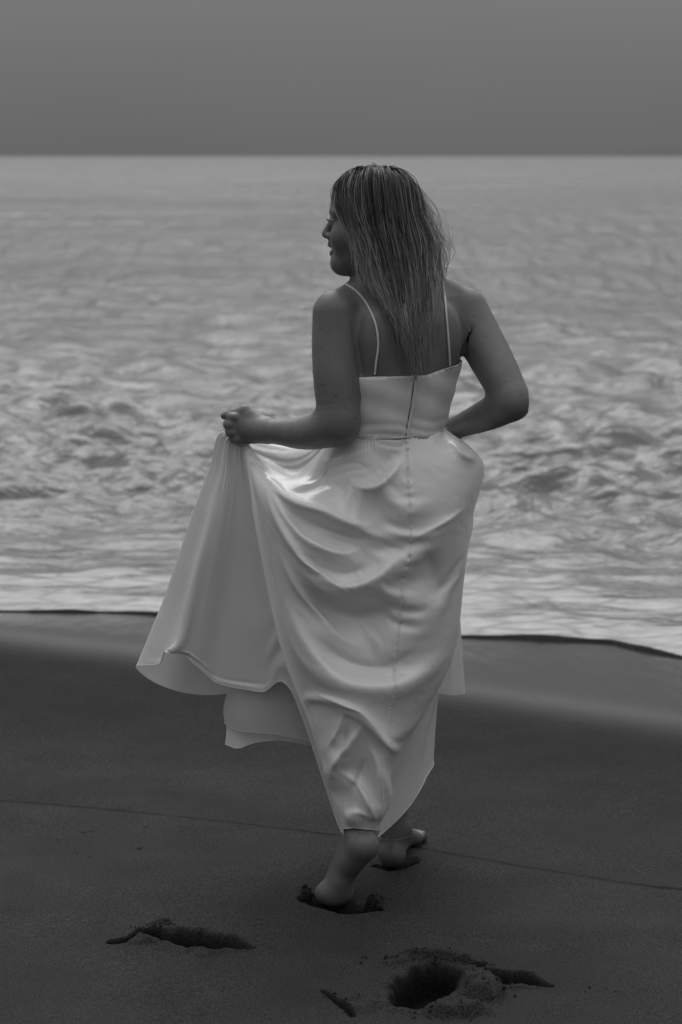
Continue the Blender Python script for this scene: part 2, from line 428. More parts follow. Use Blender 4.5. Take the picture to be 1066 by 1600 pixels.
for pts, w_ in (([(832, 930), (858, 940), (880, 951), (930, 958), (988, 965)], .013), ([(922, 971), (958, 980)], .010), ([(-20, 889), (30, 893), (72, 898)], .016), ([(105, 873), (150, 866), (190, 863)], .014), ([(850, 948), (800, 925), (770, 915)], .008),
                ([(770, 858), (800, 866), (840, 872)], .014), ([(1040, 865), (1066, 872), (1100, 874)], .016), ([(130, 925), (160, 930)], .012)):
    P2 = np.array([ground(a, b, SEA_Z + 0.02)[:2] for a, b in pts]); P2 = catmull(P2, np.linspace(0, len(P2) - 1, 24))
    m = (WX > P2[:, 0].min() - .2) & (WX < P2[:, 0].max() + .2) & (WY > P2[:, 1].min() - .2) & (WY < P2[:, 1].max() + .2)
    d_, t_, s_ = poly_dist(WX[m], (WY[m] - 0) * 0.35, P2 * [1, 0.35])
    lp[m] = np.maximum(lp[m], .75 * np.exp(-(d_ / (w_ * (.5 + fbm(WX[m] * 9, WY[m] * 9, 3, 6)))) ** 2) * sstep(0, .12, t_) * (1 - sstep(.88, 1, t_)))
attr(sea, 'lip', lp.ravel())
sea['kind'] = 'structure'; sea['label'] = 'choppy grey sea with a sheet of foam at its edge'

# faint headland far off on the right of the horizon
hp = []; hx = np.linspace(0, 1, 60)
t = NT('far_land'); M_LAND = t.done(t.bsdf(Base_Color=t.rng(t.noise(0.004, 3), 0.3, 0.7, 0.068, 0.085), Roughness=1.0).outputs[0])
D = 4200.0
xl = (905 - 533) / FPX * D
prof = 14 * np.exp(-((hx - 0.16) / 0.10) ** 2) + 9 * np.exp(-((hx - 0.45) / 0.2) ** 2) + 16 * np.exp(-((hx - 0.85) / 0.25) ** 2) + 4 * fbm(hx * 14, hx * 0, 3, 2)
prof *= sstep(0, 0.06, hx) * (1 - sstep(0.94, 1, hx))
rows = []
for j, (q, off) in enumerate(((0, -160), (0.55, -90), (1, 0), (0.6, 110), (0, 220))):
    rows.append(np.stack([xl + hx * 900, np.full(60, D + off) + 40 * np.sin(hx * 9), prof * q - 0.5], -1))
land = mesh_obj('headland', np.concatenate(rows), grid_faces(5, 60), M_LAND)
land['kind'] = 'structure'; land['label'] = 'faint low headland on the horizon at right'
# ------------------------------------------------------------------ the person: one continuous body from a smooth distance field
class Field:
    def __init__(self): self.p = []
    def cone(self, a, b, ra, rb, k=0.02, sub=False, tag=''):
        self.p.append(('c', np.array(a, float), np.array(b, float), ra, rb, k, sub, tag))
    def chain(self, pts, k=0.02, tag=''):
        A = np.array([list(a) + [r] for a, r in pts]); A = catmull(A, np.linspace(0, len(A) - 1, 4 * (len(A) - 1) + 1))
        self.p.append(('h', A, None, 0, 0, k, False, tag))
    def ell(self, c, r, M=None, k=0.02, sub=False, tag=''):
        self.p.append(('e', np.array(c, float), np.array(r, float), np.eye(3) if M is None else np.array(M), 0, k, sub, tag))
    def stack(self, levels, k=0.02, tag=''):
        """stacked ellipses: rows of (centre xyz, half width, half depth, yaw)"""
        self.p.append(('s', levels, None, 0, 0, k, False, tag))
    def box(self, q):
        if q[0] == 'c':
            r = max(q[3], q[4]); lo = np.minimum(q[1], q[2]) - r; hi = np.maximum(q[1], q[2]) + r
        elif q[0] == 'h':
            r = q[1][:, 3].max(); lo = q[1][:, :3].min(0) - r; hi = q[1][:, :3].max(0) + r
        elif q[0] == 'e':
            r = q[2].max(); lo = q[1] - r; hi = q[1] + r
        else:
            C = np.array([l[0] for l in q[1]]); r = max(max(l[1], l[2]) for l in q[1]); lo = C.min(0) - r; hi = C.max(0) + r
            lo[2] = C[:, 2].min() - 0.05; hi[2] = C[:, 2].max() + 0.05
        return lo, hi
    @staticmethod
    def dist(q, P):
        if q[0] == 'c':
            ba = q[2] - q[1]; pa = P - q[1]
            h = np.clip(pa @ ba / (ba @ ba), 0, 1)
            return np.linalg.norm(pa - h[..., None] * ba, axis=-1) - (q[3] + (q[4] - q[3]) * h)
        if q[0] == 'h':
            best = None
            for a, b in zip(q[1][:-1], q[1][1:]):
                ba = b[:3] - a[:3]; pa = P - a[:3]; h = np.clip(pa @ ba / (ba @ ba), 0, 1)
                d = np.linalg.norm(pa - h[..., None] * ba, axis=-1) - (a[3] + (b[3] - a[3]) * h)
                best = d if best is None else np.minimum(best, d)
            return best
        if q[0] == 'e':
            p = (P - q[1]) @ q[3].T
            k0 = np.linalg.norm(p / q[2], axis=-1); k1 = np.linalg.norm(p / (q[2] ** 2), axis=-1)
            return k0 * (k0 - 1) / np.maximum(k1, 1e-6)
        L = sorted(q[1], key=lambda l: l[0][2]); zs = np.array([l[0][2] for l in L])
        z = P[..., 2]
        A = np.array([[l[0][0], l[0][1], l[1], l[2], l[3]] for l in L])
        ti = np.interp(z, zs, np.arange(len(zs)))
        V = catmull(A, np.ravel(ti)).reshape(z.shape + (5,))
        c, s = np.cos(V[..., 4]), np.sin(V[..., 4])
        dx, dy = P[..., 0] - V[..., 0], P[..., 1] - V[..., 1]
        u = dx * c + dy * s; v = -dx * s + dy * c
        k0 = np.sqrt((u / V[..., 2]) ** 2 + (v / V[..., 3]) ** 2)
        k1 = np.sqrt((u / V[..., 2] ** 2) ** 2 + (v / V[..., 3] ** 2) ** 2)
        d = k0 * (k0 - 1) / np.maximum(k1, 1e-6)
        return np.maximum(d, np.maximum(zs[0] - z, z - zs[-1]))
    @staticmethod
    def comb(cur, d, q):
        k = q[5]
        if q[6]:
            h = np.clip(0.5 - 0.5 * (cur + d) / k, 0, 1); return cur * (1 - h) - d * h + k * h * (1 - h)
        h = np.clip(0.5 + 0.5 * (cur - d) / k, 0, 1)
        return cur * (1 - h) + d * h - k * h * (1 - h)
    def eval(self, P, tags=None):
        cur = np.full(P.shape[:-1], 1.0)
        for q in self.p:
            if tags and q[7] not in tags: continue
            lo, hi = self.box(q); m = q[5] + 0.05
            ix = np.nonzero(((P > lo - m) & (P < hi + m)).all(-1))[0]
            if len(ix): cur[ix] = self.comb(cur[ix], self.dist(q, P[ix]), q)
        return cur
    def mesh(self, lo, hi, h, tags=None, offset=0.0, jitter=True):
        lo = np.array(lo, float); n = np.ceil((np.array(hi) - lo) / h).astype(int) + 1
        ax = [lo[i] + h * np.arange(n[i]) for i in range(3)]
        D = np.full(n, 1.0, dtype=np.float64)
        for q in self.p:
            if tags and q[7] not in tags: continue
            bl, bh = self.box(q); m = q[5] + 3 * h + abs(offset)
            s = [slice(*np.searchsorted(ax[i], [bl[i] - m, bh[i] + m])) for i in range(3)]
            if any(x.start >= x.stop for x in s): continue
            G = np.stack(np.meshgrid(ax[0][s[0]], ax[1][s[1]], ax[2][s[2]], indexing='ij'), -1)
            D[s[0], s[1], s[2]] = self.comb(D[s[0], s[1], s[2]], self.dist(q, G), q)
        D -= offset
        neg = D < 0
        acc = np.zeros(tuple(n - 1) + (3,)); cnt = np.zeros(tuple(n - 1)); quads = []
        # surface nets
        c000 = [slice(0, -1)] * 3
        corners = [(i, j, k) for i in (0, 1) for j in (0, 1) for k in (0, 1)]
        def sub(A, o): return A[tuple(slice(o[i], A.shape[i] - 1 + o[i]) for i in range(3))]
        sgn = sum(sub(neg, o).astype(np.int8) for o in corners)
        act = (sgn > 0) & (sgn < 8)
        idx = np.full(act.shape, -1, dtype=np.int64); cells = np.argwhere(act); idx[act] = np.arange(len(cells))
        pos = np.zeros((len(cells), 3)); w = np.zeros(len(cells))
        for a in corners:
            for b in corners:
                if sum(b) - sum(a) == 1 and all(y >= x for x, y in zip(a, b)):
                    da = D[tuple((cells + a).T)]; db = D[tuple((cells + b).T)]
                    m = (da < 0) != (db < 0)
                    t_ = np.where(m, da / np.where(m, da - db, 1), 0)
                    p = np.array(a) + t_[:, None] * (np.array(b) - np.array(a))
                    pos += np.where(m[:, None], p, 0); w += m
        V = lo + h * (cells + pos / np.maximum(w, 1)[:, None])
        Q = []
        for axn in range(3):
            o1, o2 = [(1, 2), (2, 0), (0, 1)][axn]
            sh = [slice(None)] * 3; sh2 = [slice(None)] * 3
            sh[axn] = slice(0, -1); sh2[axn] = slice(1, None)
            na, nb_ = neg[tuple(sh)], neg[tuple(sh2)]
            E = np.argwhere(na != nb_); fl = na[tuple(E.T)]
            ok = (E[:, o1] > 0) & (E[:, o2] > 0) & (E[:, o1] < n[o1] - 1) & (E[:, o2] < n[o2] - 1)
            E, fl = E[ok], fl[ok]
            def ci(d1, d2):
                e = E.copy(); e[:, o1] -= d1; e[:, o2] -= d2; return idx[tuple(e.T)]
            q4 = np.stack([ci(1, 1), ci(0, 1), ci(0, 0), ci(1, 0)], -1)
            q4[~fl] = q4[~fl][:, ::-1]
            Q.append(q4)
        Q = np.concatenate(Q); Q = Q[(Q >= 0).all(1)]
        # pull vertices on to the exact surface, read normals off the field
        for it in range(1):
            g, d = self.grad(V, tags); V = V - np.clip(d - offset, -h, h)[:, None] * g * 0.95
        g, _ = self.grad(V, tags)
        return V, Q, g
    def grad(self, V, tags=None):
        e = 0.0008; d0 = self.eval(V, tags)
        g = np.stack([self.eval(V + np.eye(3)[i] * e, tags) - d0 for i in range(3)], -1)
        return g / np.maximum(np.linalg.norm(g, axis=-1, keepdims=True), 1e-9), d0
def cut(V, Q, N, keep):
    """keep faces whose vertices all satisfy keep"""
    q = Q[keep[Q].all(1)]; used = np.unique(q); mp = np.full(len(V), -1); mp[used] = np.arange(len(used))
    return V[used], mp[q], N[used]

B = Field()
PSI = R(22)
def lvl(px, py, Y, a, b, yaw=PSI): return (at(px, py, Y), a, b, yaw)
fwd = np.array([-math.sin(PSI), math.cos(PSI), 0]); rgt = np.array([math.cos(PSI), math.sin(PSI), 0]); up = np.array([0, 0, 1.0])
CY = 5.50
B.stack([lvl(619, 446, CY, .085, .062), lvl(623, 462, CY, .118, .076), lvl(624, 490, CY, .146, .094), lvl(622, 540, CY, .153, .112), lvl(616, 585, CY, .147, .118), lvl(612, 640, CY, .132, .106),
         lvl(609, 680, CY, .127, .100), lvl(610, 730, CY, .158, .118, R(18)), lvl(612, 790, CY, .180, .130, R(14)), lvl(612, 840, CY, .172, .128, R(12)), lvl(612, 885, CY, .12, .10, R(10))], k=0.03, tag='t')
tc = at(616, 583, CY)
for s in (-1, 1):
    B.ell(tc + rgt * s * .085 + fwd * .099 + up * 0.005, (.064, .070, .066), np.array([rgt, fwd, up]), k=.03, tag='t')
    # shoulder blades and the muscles beside the spine
    B.ell(at(622, 522, CY) + rgt * s * .076 - fwd * .076, (.044, .034, .070), np.array([rgt, fwd, up]), k=.028, tag='t')
    B.cone(at(620, 505, CY) + rgt * s * .034 - fwd * .082, at(610, 690, CY) + rgt * s * .032 - fwd * .076, .030, .030, k=.018, tag='t')
    B.ell(at(612, 825, CY) + rgt * s * .070 - fwd * .045, (.080, .080, .080), None, k=.04, tag='t')
# neck and trapezius
hb = at(579, 347, 5.47)                                      # head centre
B.cone(at(612, 468, 5.50), at(604, 392, 5.49), .056, .051, k=.03)
B.cone(at(606, 434, 5.495), at(528, 486, 5.445), .040, .043, k=.04)
B.cone(at(640, 434, 5.515), at(726, 482, 5.56), .040, .043, k=.04)
# left arm, elbow bent, forearm carried forward to the gathered skirt
la = [(at(527, 491, 5.435), .0555), (at(526, 545, 5.42), .0555), (at(527, 600, 5.40), .0525), (at(529, 645, 5.385), .0475), (at(529, 664, 5.382), .0455)]
B.chain(la, k=.012, tag='arm')
lf = [(at(528, 662, 5.382), .045), (at(500, 672, 5.405), .0425), (at(470, 677, 5.43), .0365), (at(438, 675, 5.465), .0295), (at(409, 672, 5.505), .0275)]
B.chain(lf, k=.02, tag='arm')
# right arm, hand set on the hip
ra = [(at(727, 488, 5.560), .0545), (at(752, 533, 5.53), .0515), (at(775, 575, 5.49), .0485), (at(795, 615, 5.45), .043), (at(800, 627, 5.44), .0395)]
B.chain(ra, k=.012, tag='arm')
rf = [(at(800, 629, 5.44), .039), (at(778, 640, 5.475), .0395), (at(750, 653, 5.53), .034), (at(722, 664, 5.59), .0275), (at(702, 671, 5.635), .025)]
B.chain(rf, k=.02, tag='arm')

# folds of skin where the arms meet the back
def crease(pts, r, k):
    ys = np.linspace(5.25, 5.70, 400)
    P = []
    for x_, y_ in pts:
        Q_ = np.array([at(x_, y_, q) for q in ys]); d = B.eval(Q_); P.append(Q_[np.argmax(d < 0)] if (d < 0).any() else Q_[np.argmin(d)])
    P = np.array(P); P[:, 1] = np.convolve(np.pad(P[:, 1], 2, 'edge'), np.ones(5) / 5, 'valid')
    A = np.concatenate([P + np.array([0, -.002, 0]), np.linspace(r * .2, r, len(P))[:, None]], 1)
    B.p.append(('h', catmull(A, np.linspace(0, len(A) - 1, 3 * len(A))), None, 0, 0, k, True, ''))
crease([(551, 508), (554, 522), (558, 540), (561, 560), (565, 584)], .0050, .008)
crease([(738, 505), (735, 522), (730, 540), (722, 566)], .0050, .008)

def hand(org, dx, dz, s=1.0, thumb=1):
    """fist seen from its back: dx along the knuckles' pointing direction, dz towards the thumb; palm faces dy"""
    dx = dx / np.linalg.norm(dx); dy = np.cross(dz, dx) * thumb; dy /= np.linalg.norm(dy); dz = np.cross(dx, dy) * thumb; dz /= np.linalg.norm(dz)
    f = lambda x, y, z: org + (dx * x + dy * y + dz * z) * s
    B.ell(f(.040, .004, .0), (.045, .0165, .037), np.array([dx, dy, dz]), k=.014, tag='hand')
    B.cone(f(-.012, 0, 0), f(.02, .003, .0), .026, .024, k=.02, tag='hand')
    for i, (kx, kz, r, ln) in enumerate(((.077, .024, .0098, 1.0), (.083, .0065, .0102, 1.08), (.078, -.011, .0095, 1.0), (.068, -.0265, .0082, .82))):
        k0 = f(kx - .012, -.003, kz); k1 = f(kx, .006, kz); p1 = f(kx + .006 - .002 * i, .006 + .038 * ln, kz * .92)
        p2 = f(kx - .018, .010 + .046 * ln, kz * .86); p3 = f(kx - .032, .030 * ln + .004, kz * .84)
        B.cone(k0, k1, r * 1.05, r * 1.06, k=.008, tag='hand')
        B.cone(k1, p1, r * 1.05, r * .95, k=.0035, tag='hand'); B.cone(p1, p2, r * .95, r * .9, k=.003, tag='hand'); B.cone(p2, p3, r * .9, r * .78, k=.003, tag='hand')
    t0, t1, t2, t3 = f(.012, .010, .022), f(.044, .012, .038), f(.073, .014, .031), f(.096, .017, .024)
    B.cone(t0, t1, .0165, .0135, k=.012, tag='hand'); B.cone(t1, t2, .0128, .0108, k=.006, tag='hand'); B.cone(t2, t3, .0108, .0088, k=.004, tag='hand')
HL = at(409, 671, 5.505)
hand(HL, at(360, 668, 5.528) - HL, up + np.array([0.05, 0, 0]), 1.02, -1)
HR = at(702, 671, 5.635)
hand(HR, np.array([-.75, .62, -.25]), np.array([0.1, 0.45, 1.0]), 0.92, 1)

# legs and feet
def toes(ball, d, side, k=.006, lift=0.0, s=1.0):
    d = d / np.linalg.norm(d); l = np.cross(up, d); l /= np.linalg.norm(l)
    for i, (o, ln, r) in enumerate(((.030, .052, .0125), (.012, .050, .0095), (-.003, .044, .009), (-.017, .037, .0085), (-.030, .028, .008))):
        a = ball + l * o * side * s + d * .012; m = a + d * ln * .5 * s + up * (.004 - lift); b = a + d * ln * s - up * (.006 + lift)
        B.cone(a, m, r * 1.15, r, k=.010, tag='foot'); B.cone(m, b, r, r * .95, k=.005, tag='foot')
hipL, hipR = at(570, 830, 5.49), at(655, 830, 5.53)
kneeL = at(585, 1040, 5.57); ankL = at(558, 1276, 5.415)
B.chain([(hipL, .088), (hipL * .5 + kneeL * .5, .072), (kneeL, .054)], k=.03)
B.chain([(kneeL, .053), (kneeL * .66 + ankL * .34 + np.array([0, -.02, 0]), .052), (kneeL * .3 + ankL * .7, .036), (ankL, .0295)], k=.03, tag='leg')
heelL = at(568, 1321, 5.358); midL = at(541, 1361, 5.385); ballL = at(522, 1396, 5.392)
B.chain([(ankL, .030), (at(561, 1298, 5.388), .031), (heelL, .0335)], k=.02, tag='foot')
B.chain([(heelL, .0315), (at(556, 1341, 5.368), .0285), (midL, .0265), (at(531, 1379, 5.388), .028), (ballL, .028)], k=.016, tag='foot')
B.chain([(ankL + np.array([-.006, .010, 0]), .029), (at(547, 1325, 5.405), .029), (at(528, 1370, 5.415), .026), (ballL + np.array([-.004, .012, .002]), .024)], k=.025, tag='foot')
bx_ = np.array([1.0, 0.05, 0])
B.cone(ballL - bx_ * .024, ballL + bx_ * .022, .020, .022, k=.02, tag='foot')
B.cone(ankL + np.array([.030, -.004, -.006]), ankL + np.array([-.030, -.002, -.014]), .012, .012, k=.02, tag='foot')
toes(ballL + np.array([0, .008, -.004]), np.array([-.22, .95, -.10]), -1, lift=.004)
kneeR = at(626, 1050, 5.72); ankR = at(617, 1293, 5.695)
B.chain([(hipR, .088), (hipR * .5 + kneeR * .5, .072), (kneeR, .054)], k=.03)
B.chain([(kneeR, .053), (kneeR * .66 + ankR * .34 + np.array([0, -.03, 0]), .052), (kneeR * .28 + ankR * .72, .037), (ankR, .0285)], k=.03, tag='leg')
heelR = at(613, 1334, 5.672); ballR = at(636, 1316, 5.845)
heelR[2] = .024; ballR[2] = .018
B.cone(ankR, heelR + np.array([0, -.002, .006]), .029, .027, k=.02, tag='foot'); B.ell(heelR, (.030, .033, .028), None, k=.015, tag='foot')
B.cone(ankR + np.array([.004, .012, -.01]), ballR + np.array([0, -.02, .012]), .027, .018, k=.03, tag='foot')
B.cone(heelR, ballR, .022, .018, k=.02, tag='foot')
fx = np.array([.9, -.25, 0]); B.cone(ballR - fx * .026, ballR + fx * .026, .017, .016, k=.02, tag='foot')
B.cone(ankR + np.array([.026, -.002, -.004]), ankR + np.array([-.026, .002, .002]), .011, .011, k=.02, tag='foot')
toes(ballR + np.array([.004, .012, -.004]), np.array([.30, .95, -.02]), 1)

# head, turned to her left so that the profile shows
YH = R(15)
HF = np.array([-math.cos(YH), math.sin(YH), 0]); HLv = np.cross(up, HF); HU = up.copy()
HM = np.array([HF, HLv, HU])
def H(f, l, u): return hb + HF * f + HLv * l + HU * u
def hell(c, r, **kw): B.ell(H(*c), r, HM, tag='head', **kw)
def hc(a, b, ra, rb, **kw): B.cone(H(*a), H(*b), ra, rb, tag='head', **kw)
hell((-.004, 0, .030), (.0910, .074, .088), k=.03)
hell((.020, 0, -.042), (.0650, .058, .068), k=.025)
hell((.058, 0, .036), (.028, .042, .032), k=.02)
hell((.0655, 0, -.0905), (.0205, .020, .0205), k=.018)
for s in (-1, 1):
    hc((-.012, s * .052, -.062), (.064, s * .014, -.094), .015, .0165, k=.03)
    hell((.052, s * .038, -.032), (.027, .026, .026), k=.03)
    hc((.0800, s * .010, .021), (.066, s * .044, .022), .0105, .010, k=.012)
    hell((.0955, s * .032, .001), (.016, .017, .0115), k=.012, sub=True)
    hell((.0735, s * .031, .0005), (.0125, .0135, .0118), k=.004)
    hell((.0905, s * .0118, -.0315), (.0105, .0068, .0075), k=.006)
    hc((.0915, 0, -.0515), (.078, s * .021, -.0585), .0058, .0036, k=.005)
    hc((.0880, 0, -.0700), (.077, s * .020, -.0635), .0062, .0036, k=.005)
    hell((-.008, s * .073, -.012), (.018, .008, .030), k=.008)
hc((.0850, 0, .009), (.1030, 0, -.0262), .0072, .0098, k=.007)
hc((.1000, 0, -.0280), (.0865, 0, -.0355), .0085, .0060, k=.006)
hell((.0800, 0, -.0450), (.0140, .018, .010), k=.012)
hc((.104, -.016, -.0612), (.104, .016, -.0612), .0030, .0030, k=.004, sub=True)
hc((.096, -.013, -.0614), (.096, .013, -.0614), .0036, .0036, k=.004, sub=True)

parts_ = []
zc_n = at(600, 437, 5.5)[2]
wd = HL - at(440, 675, 5.465); wd /= np.linalg.norm(wd); wo = at(424, 673, 5.486)
f_head = lambda P: np.where(np.hypot(P[:, 0] - at(604, 437, 5.5)[0], P[:, 1] - 5.50) < .15, P[:, 2] - zc_n, -1.0)
f_hand = lambda P: np.where(np.linalg.norm(P - HL, axis=1) < .17, (P - wo) @ wd, -1.0)
f_foot = lambda P: .185 - P[:, 2]
V, Q, N = B.mesh((-.42, 5.05, .12), (.42, 5.95, 1.72), 0.0062)
F_ = np.maximum(np.maximum(f_head(V), f_hand(V)), f_foot(V))
V = V - N * (.0016 * sstep(-.004, .002, F_))[:, None]       # the coarse mesh dives under the fine one
parts_.append(cut(V, Q, N, F_ < .014))
V, Q, N = B.mesh(H(0, 0, 0) - .17, H(0, 0, 0) + .17, 0.0024)
parts_.append(cut(V, Q, N, f_head(V) > -.004))
V, Q, N = B.mesh(HL - np.array([.15, .06, .10]), HL + np.array([.06, .16, .10]), 0.0022)
parts_.append(cut(V, Q, N, f_hand(V) > -.004))
V, Q, N = B.mesh((-.12, 5.22, -.03), (.22, 6.0, .20), 0.0032)
parts_.append(cut(V, Q, N, f_foot(V) > -.004))
BV = []; BQ = []; BN = []; off = 0
for v, q, n in parts_:
    BV.append(v); BQ.append(q + off); BN.append(n); off += len(v)
BV = np.concatenate(BV); BQ = np.concatenate(BQ); BN = np.concatenate(BN)

t = NT('skin')
tone = t.attr('tone'); lipc = t.attr('lips')
fr = t.noise(95, 2, 0.5); fr2 = t.noise(14, 3, 0.55)
freck = t.rng(fr, 0.63, 0.74, 0.0, 0.30, True)
c = t.math('MULTIPLY', t.rng(fr2, 0.3, 0.7, 0.86, 1.14), 0.163)
c = t.math('MULTIPLY', c, t.math('SUBTRACT', 1.0, freck))
c = t.math('MULTIPLY', c, tone)
moles = [at(593, 527, 5.38), at(617, 525, 5.38), at(505, 502, 5.38), at(598, 548, 5.37)]
sk = t.bsdf(Base_Color=c, Roughness=t.rng(t.noise(60, 3), 0.3, 0.7, 0.38, 0.52), Specular_IOR_Level=0.5, Subsurface_Weight=0.12, Subsurface_Radius=(.006, .006, .006), Subsurface_Scale=0.6, Normal=t.bump(t.noise(220, 4, 0.65), 0.32, 0.0025))
M_SKIN = t.done(sk.outputs[0])
person = bpy.data.objects.new('person', None); col.objects.link(person)
person.location = (0, 0, 0); person.empty_display_size = 0.2
person['label'] = 'barefoot woman seen from behind in a long white satin dress, face turned left'; person['category'] = 'person'
body = mesh_obj('body', BV, BQ, M_SKIN, person, normals=BN)
# pigment: lips, brows and lid line, hair roots on the scalp, moles
rel = (BV - hb) @ HM.T
isH = np.linalg.norm(BV - hb, axis=1) < .16
tone_v = np.ones(len(BV))
lipm = isH * np.exp(-((rel[:, 2] + .061) / .011) ** 4) * np.exp(-((rel[:, 1]) / .021) ** 4) * (rel[:, 0] > .074)
tone_v *= 1 - .42 * lipm
for s in (-1, 1):
    brow = isH * np.exp(-((rel[:, 2] - .0225 + .10 * np.maximum(np.abs(rel[:, 1]) - .03, 0)) / .0035) ** 2) * ((rel[:, 1] * s > .010) & (rel[:, 1] * s < .050)) * (rel[:, 0] > .05)
    tone_v *= 1 - .72 * brow
    lid = isH * np.exp(-((rel[:, 2] - .0035) / .0032) ** 2) * np.exp(-((rel[:, 1] * s - .031) / .014) ** 4) * (rel[:, 0] > .06)
    tone_v *= 1 - .75 * lid
scalp = isH & (rel[:, 0] - .062 < (rel[:, 2] - .06) * .4) & (rel[:, 2] > -.03) & (rel[:, 0] < .062)
tone_v[scalp] *= .35
for m_, r_, k_ in ((at(593, 527, 5.385), .0026, .75), (at(617, 528, 5.385), .0040, .85), (at(505, 502, 5.38), .002, .6), (at(512, 560, 5.36), .0018, .5), (at(740, 545, 5.5), .002, .5), (at(598, 505, 5.385), .0018, .5)):
    d2 = np.hypot(BV[:, 0] - m_[0], BV[:, 2] - m_[2]); tone_v *= 1 - k_ * (d2 < r_ * 1.6) * (BV[:, 1] < m_[1] + .06) * np.exp(-(d2 / r_) ** 4)
tone_v *= 1 - .38 * (1 - sstep(.05, .16, BV[:, 2]))        # sandy dirt on the feet
attr(body, 'tone', tone_v); attr(body, 'lips', lipm)

# eye and lashes on the side that shows, and its twin
t = NT('eye'); M_EYE = t.done(t.bsdf(Base_Color=0.30, Roughness=0.08).outputs[0])
t = NT('lash'); M_LASH = t.done(t.bsdf(Base_Color=0.012, Roughness=0.6).outputs[0])
def sphere_patch(c, r, name, mat, par):
    bm = bmesh.new(); bmesh.ops.create_uvsphere(bm, u_segments=20, v_segments=14, radius=r)
    me = bpy.data.meshes.new(name); bm.to_mesh(me); bm.free(); me.materials.append(mat)
    for p in me.polygons: p.use_smooth = True
    o = bpy.data.objects.new(name, me); col.objects.link(o); o.location = c; o.parent = par; return o
def tube(path, rad, n=6, closed=False):
    """verts, quads of a tube along path (m,3) with radii"""
    path = np.asarray(path, float); m = len(path); rad = np.broadcast_to(np.asarray(rad, float), (m,))
    T = np.gradient(path, axis=0); T /= np.maximum(np.linalg.norm(T, axis=1, keepdims=True), 1e-9)
    ref = np.array([0.31, -0.77, 0.55]); A = np.cross(T, ref); A /= np.maximum(np.linalg.norm(A, axis=1, keepdims=True), 1e-9); Bn = np.cross(T, A)
    an = np.arange(n) / n * 2 * math.pi
    V = path[:, None, :] + rad[:, None, None] * (np.cos(an)[None, :, None] * A[:, None, :] + np.sin(an)[None, :, None] * Bn[:, None, :])
    return V.reshape(-1, 3), grid_faces(m, n, True)
def tubes(paths, rads, n=4):
    V = []; F = []; o = 0
    for p, r in zip(paths, rads):
        v, f = tube(p, r, n); V.append(v); F.append(f + o); o += len(v)
    return np.concatenate(V), np.concatenate(F)
for s in (1, -1):
    sphere_patch(H(.0742, s * .031, -.0005), .0120, 'eye', M_EYE, person)
    ps = []
    for a in np.linspace(-1, 1, 17):
        l = s * .031 + a * .0125; f0 = .0865 - .006 * a * a * (1.2 if a * s > 0 else .7)
        p0 = (f0, l, .0035 - .002 * a * a); out = a * .004
        ps.append(np.array([H(*p0), H(f0 + .004, l + out * .5, p0[2] + .0002), H(f0 + .0080, l + out, p0[2] + .0035)]))
    v, f = tubes(ps, [np.array([.0008, .0006, .0002])] * len(ps), 4)
    mesh_obj('eyelash', v, f, M_LASH, person)
# ------------------------------------------------------------------ dress
def cloth_mat(name, base, rough, transl, sheen=0.2, weave=1.0, spec=0.5, alpha=None):
    t = NT(name)
    w = t.noise(1.0, 2, 0.5, t.scaled((900, 900, 260)))
    cr = t.noise(38, 5, 0.62, t.scaled((1.0, 1.0, 0.5)))
    n1 = t.bump(w, 0.10 * weave, 0.001); n2 = t.bump(cr, 0.20, 0.010, n1)
    p = t.bsdf(Base_Color=t.rng(t.noise(3, 3), 0.3, 0.7, base * .97, base * 1.03), Roughness=rough, Sheen_Weight=sheen, Sheen_Roughness=0.4, Specular_IOR_Level=spec, Normal=n2)
    tr = t.node('ShaderNodeBsdfTranslucent', {'Color': t.g(base)})
    sh = t.node('ShaderNodeMixShader', {0: t.attr(transl) if isinstance(transl, str) else transl, 1: p.outputs[0], 2: tr.outputs[0]}).outputs[0]
    if alpha is not None:
        tp = t.node('ShaderNodeBsdfTransparent')
        sh = t.node('ShaderNodeMixShader', {0: alpha, 1: tp.outputs[0], 2: sh}).outputs[0]
    return t.done(sh)
M_SATIN = cloth_mat('satin', .82, .29, .12, .05, spec=.85)
M_SKIRT = cloth_mat('skirt_satin', .82, .29, 'sheer', .05, spec=.85)
M_CREPE = cloth_mat('crepe', .74, .5, .08, .2)
M_SHEER = cloth_mat('organza', .80, .55, .42, .3, alpha=.84)

# bodice: the torso's own surface, a few millimetres out
zt = at(616, 583, 5.4)[2]
V, Q, N = B.mesh((-.2, 5.2, .95), (.36, 5.85, 1.42), .0045, tags=('t',), offset=.0045)
def px_of(P):
    y = P[:, 1]; z = P[:, 2] - CAM_H
    fz = y * CT - z * ST; uz = y * ST + z * CT
    return 533 + P[:, 0] / fz * FPX, 800 - uz / fz * FPX
# top edge height follows the photograph on the back, rises over the bust in front
rel = V - at(616, 583, CY); fr_ = rel @ fwd; ri_ = rel @ rgt
edge_back = np.interp(ri_, [-.16, -.09, -.02, .025, .06, .10, .15], [at(560, 590, 5.42)[2], at(567, 587, 5.4)[2], at(610, 586, 5.4)[2], at(648, 586, 5.4)[2], at(680, 580, 5.4)[2], at(700, 573, 5.42)[2], at(716, 566, 5.46)[2]])
edge = edge_back + sstep(-.03, .10, fr_) * (.050 - 1.6 * (np.abs(ri_) - .075) ** 2 - .01)
zb = at(630, 683, 5.4)[2]
top_gap = edge - V[:, 2]
Vb, Qb, Nb = cut(V, Q, N, (top_gap > -.003) & (V[:, 2] > zb - .004))
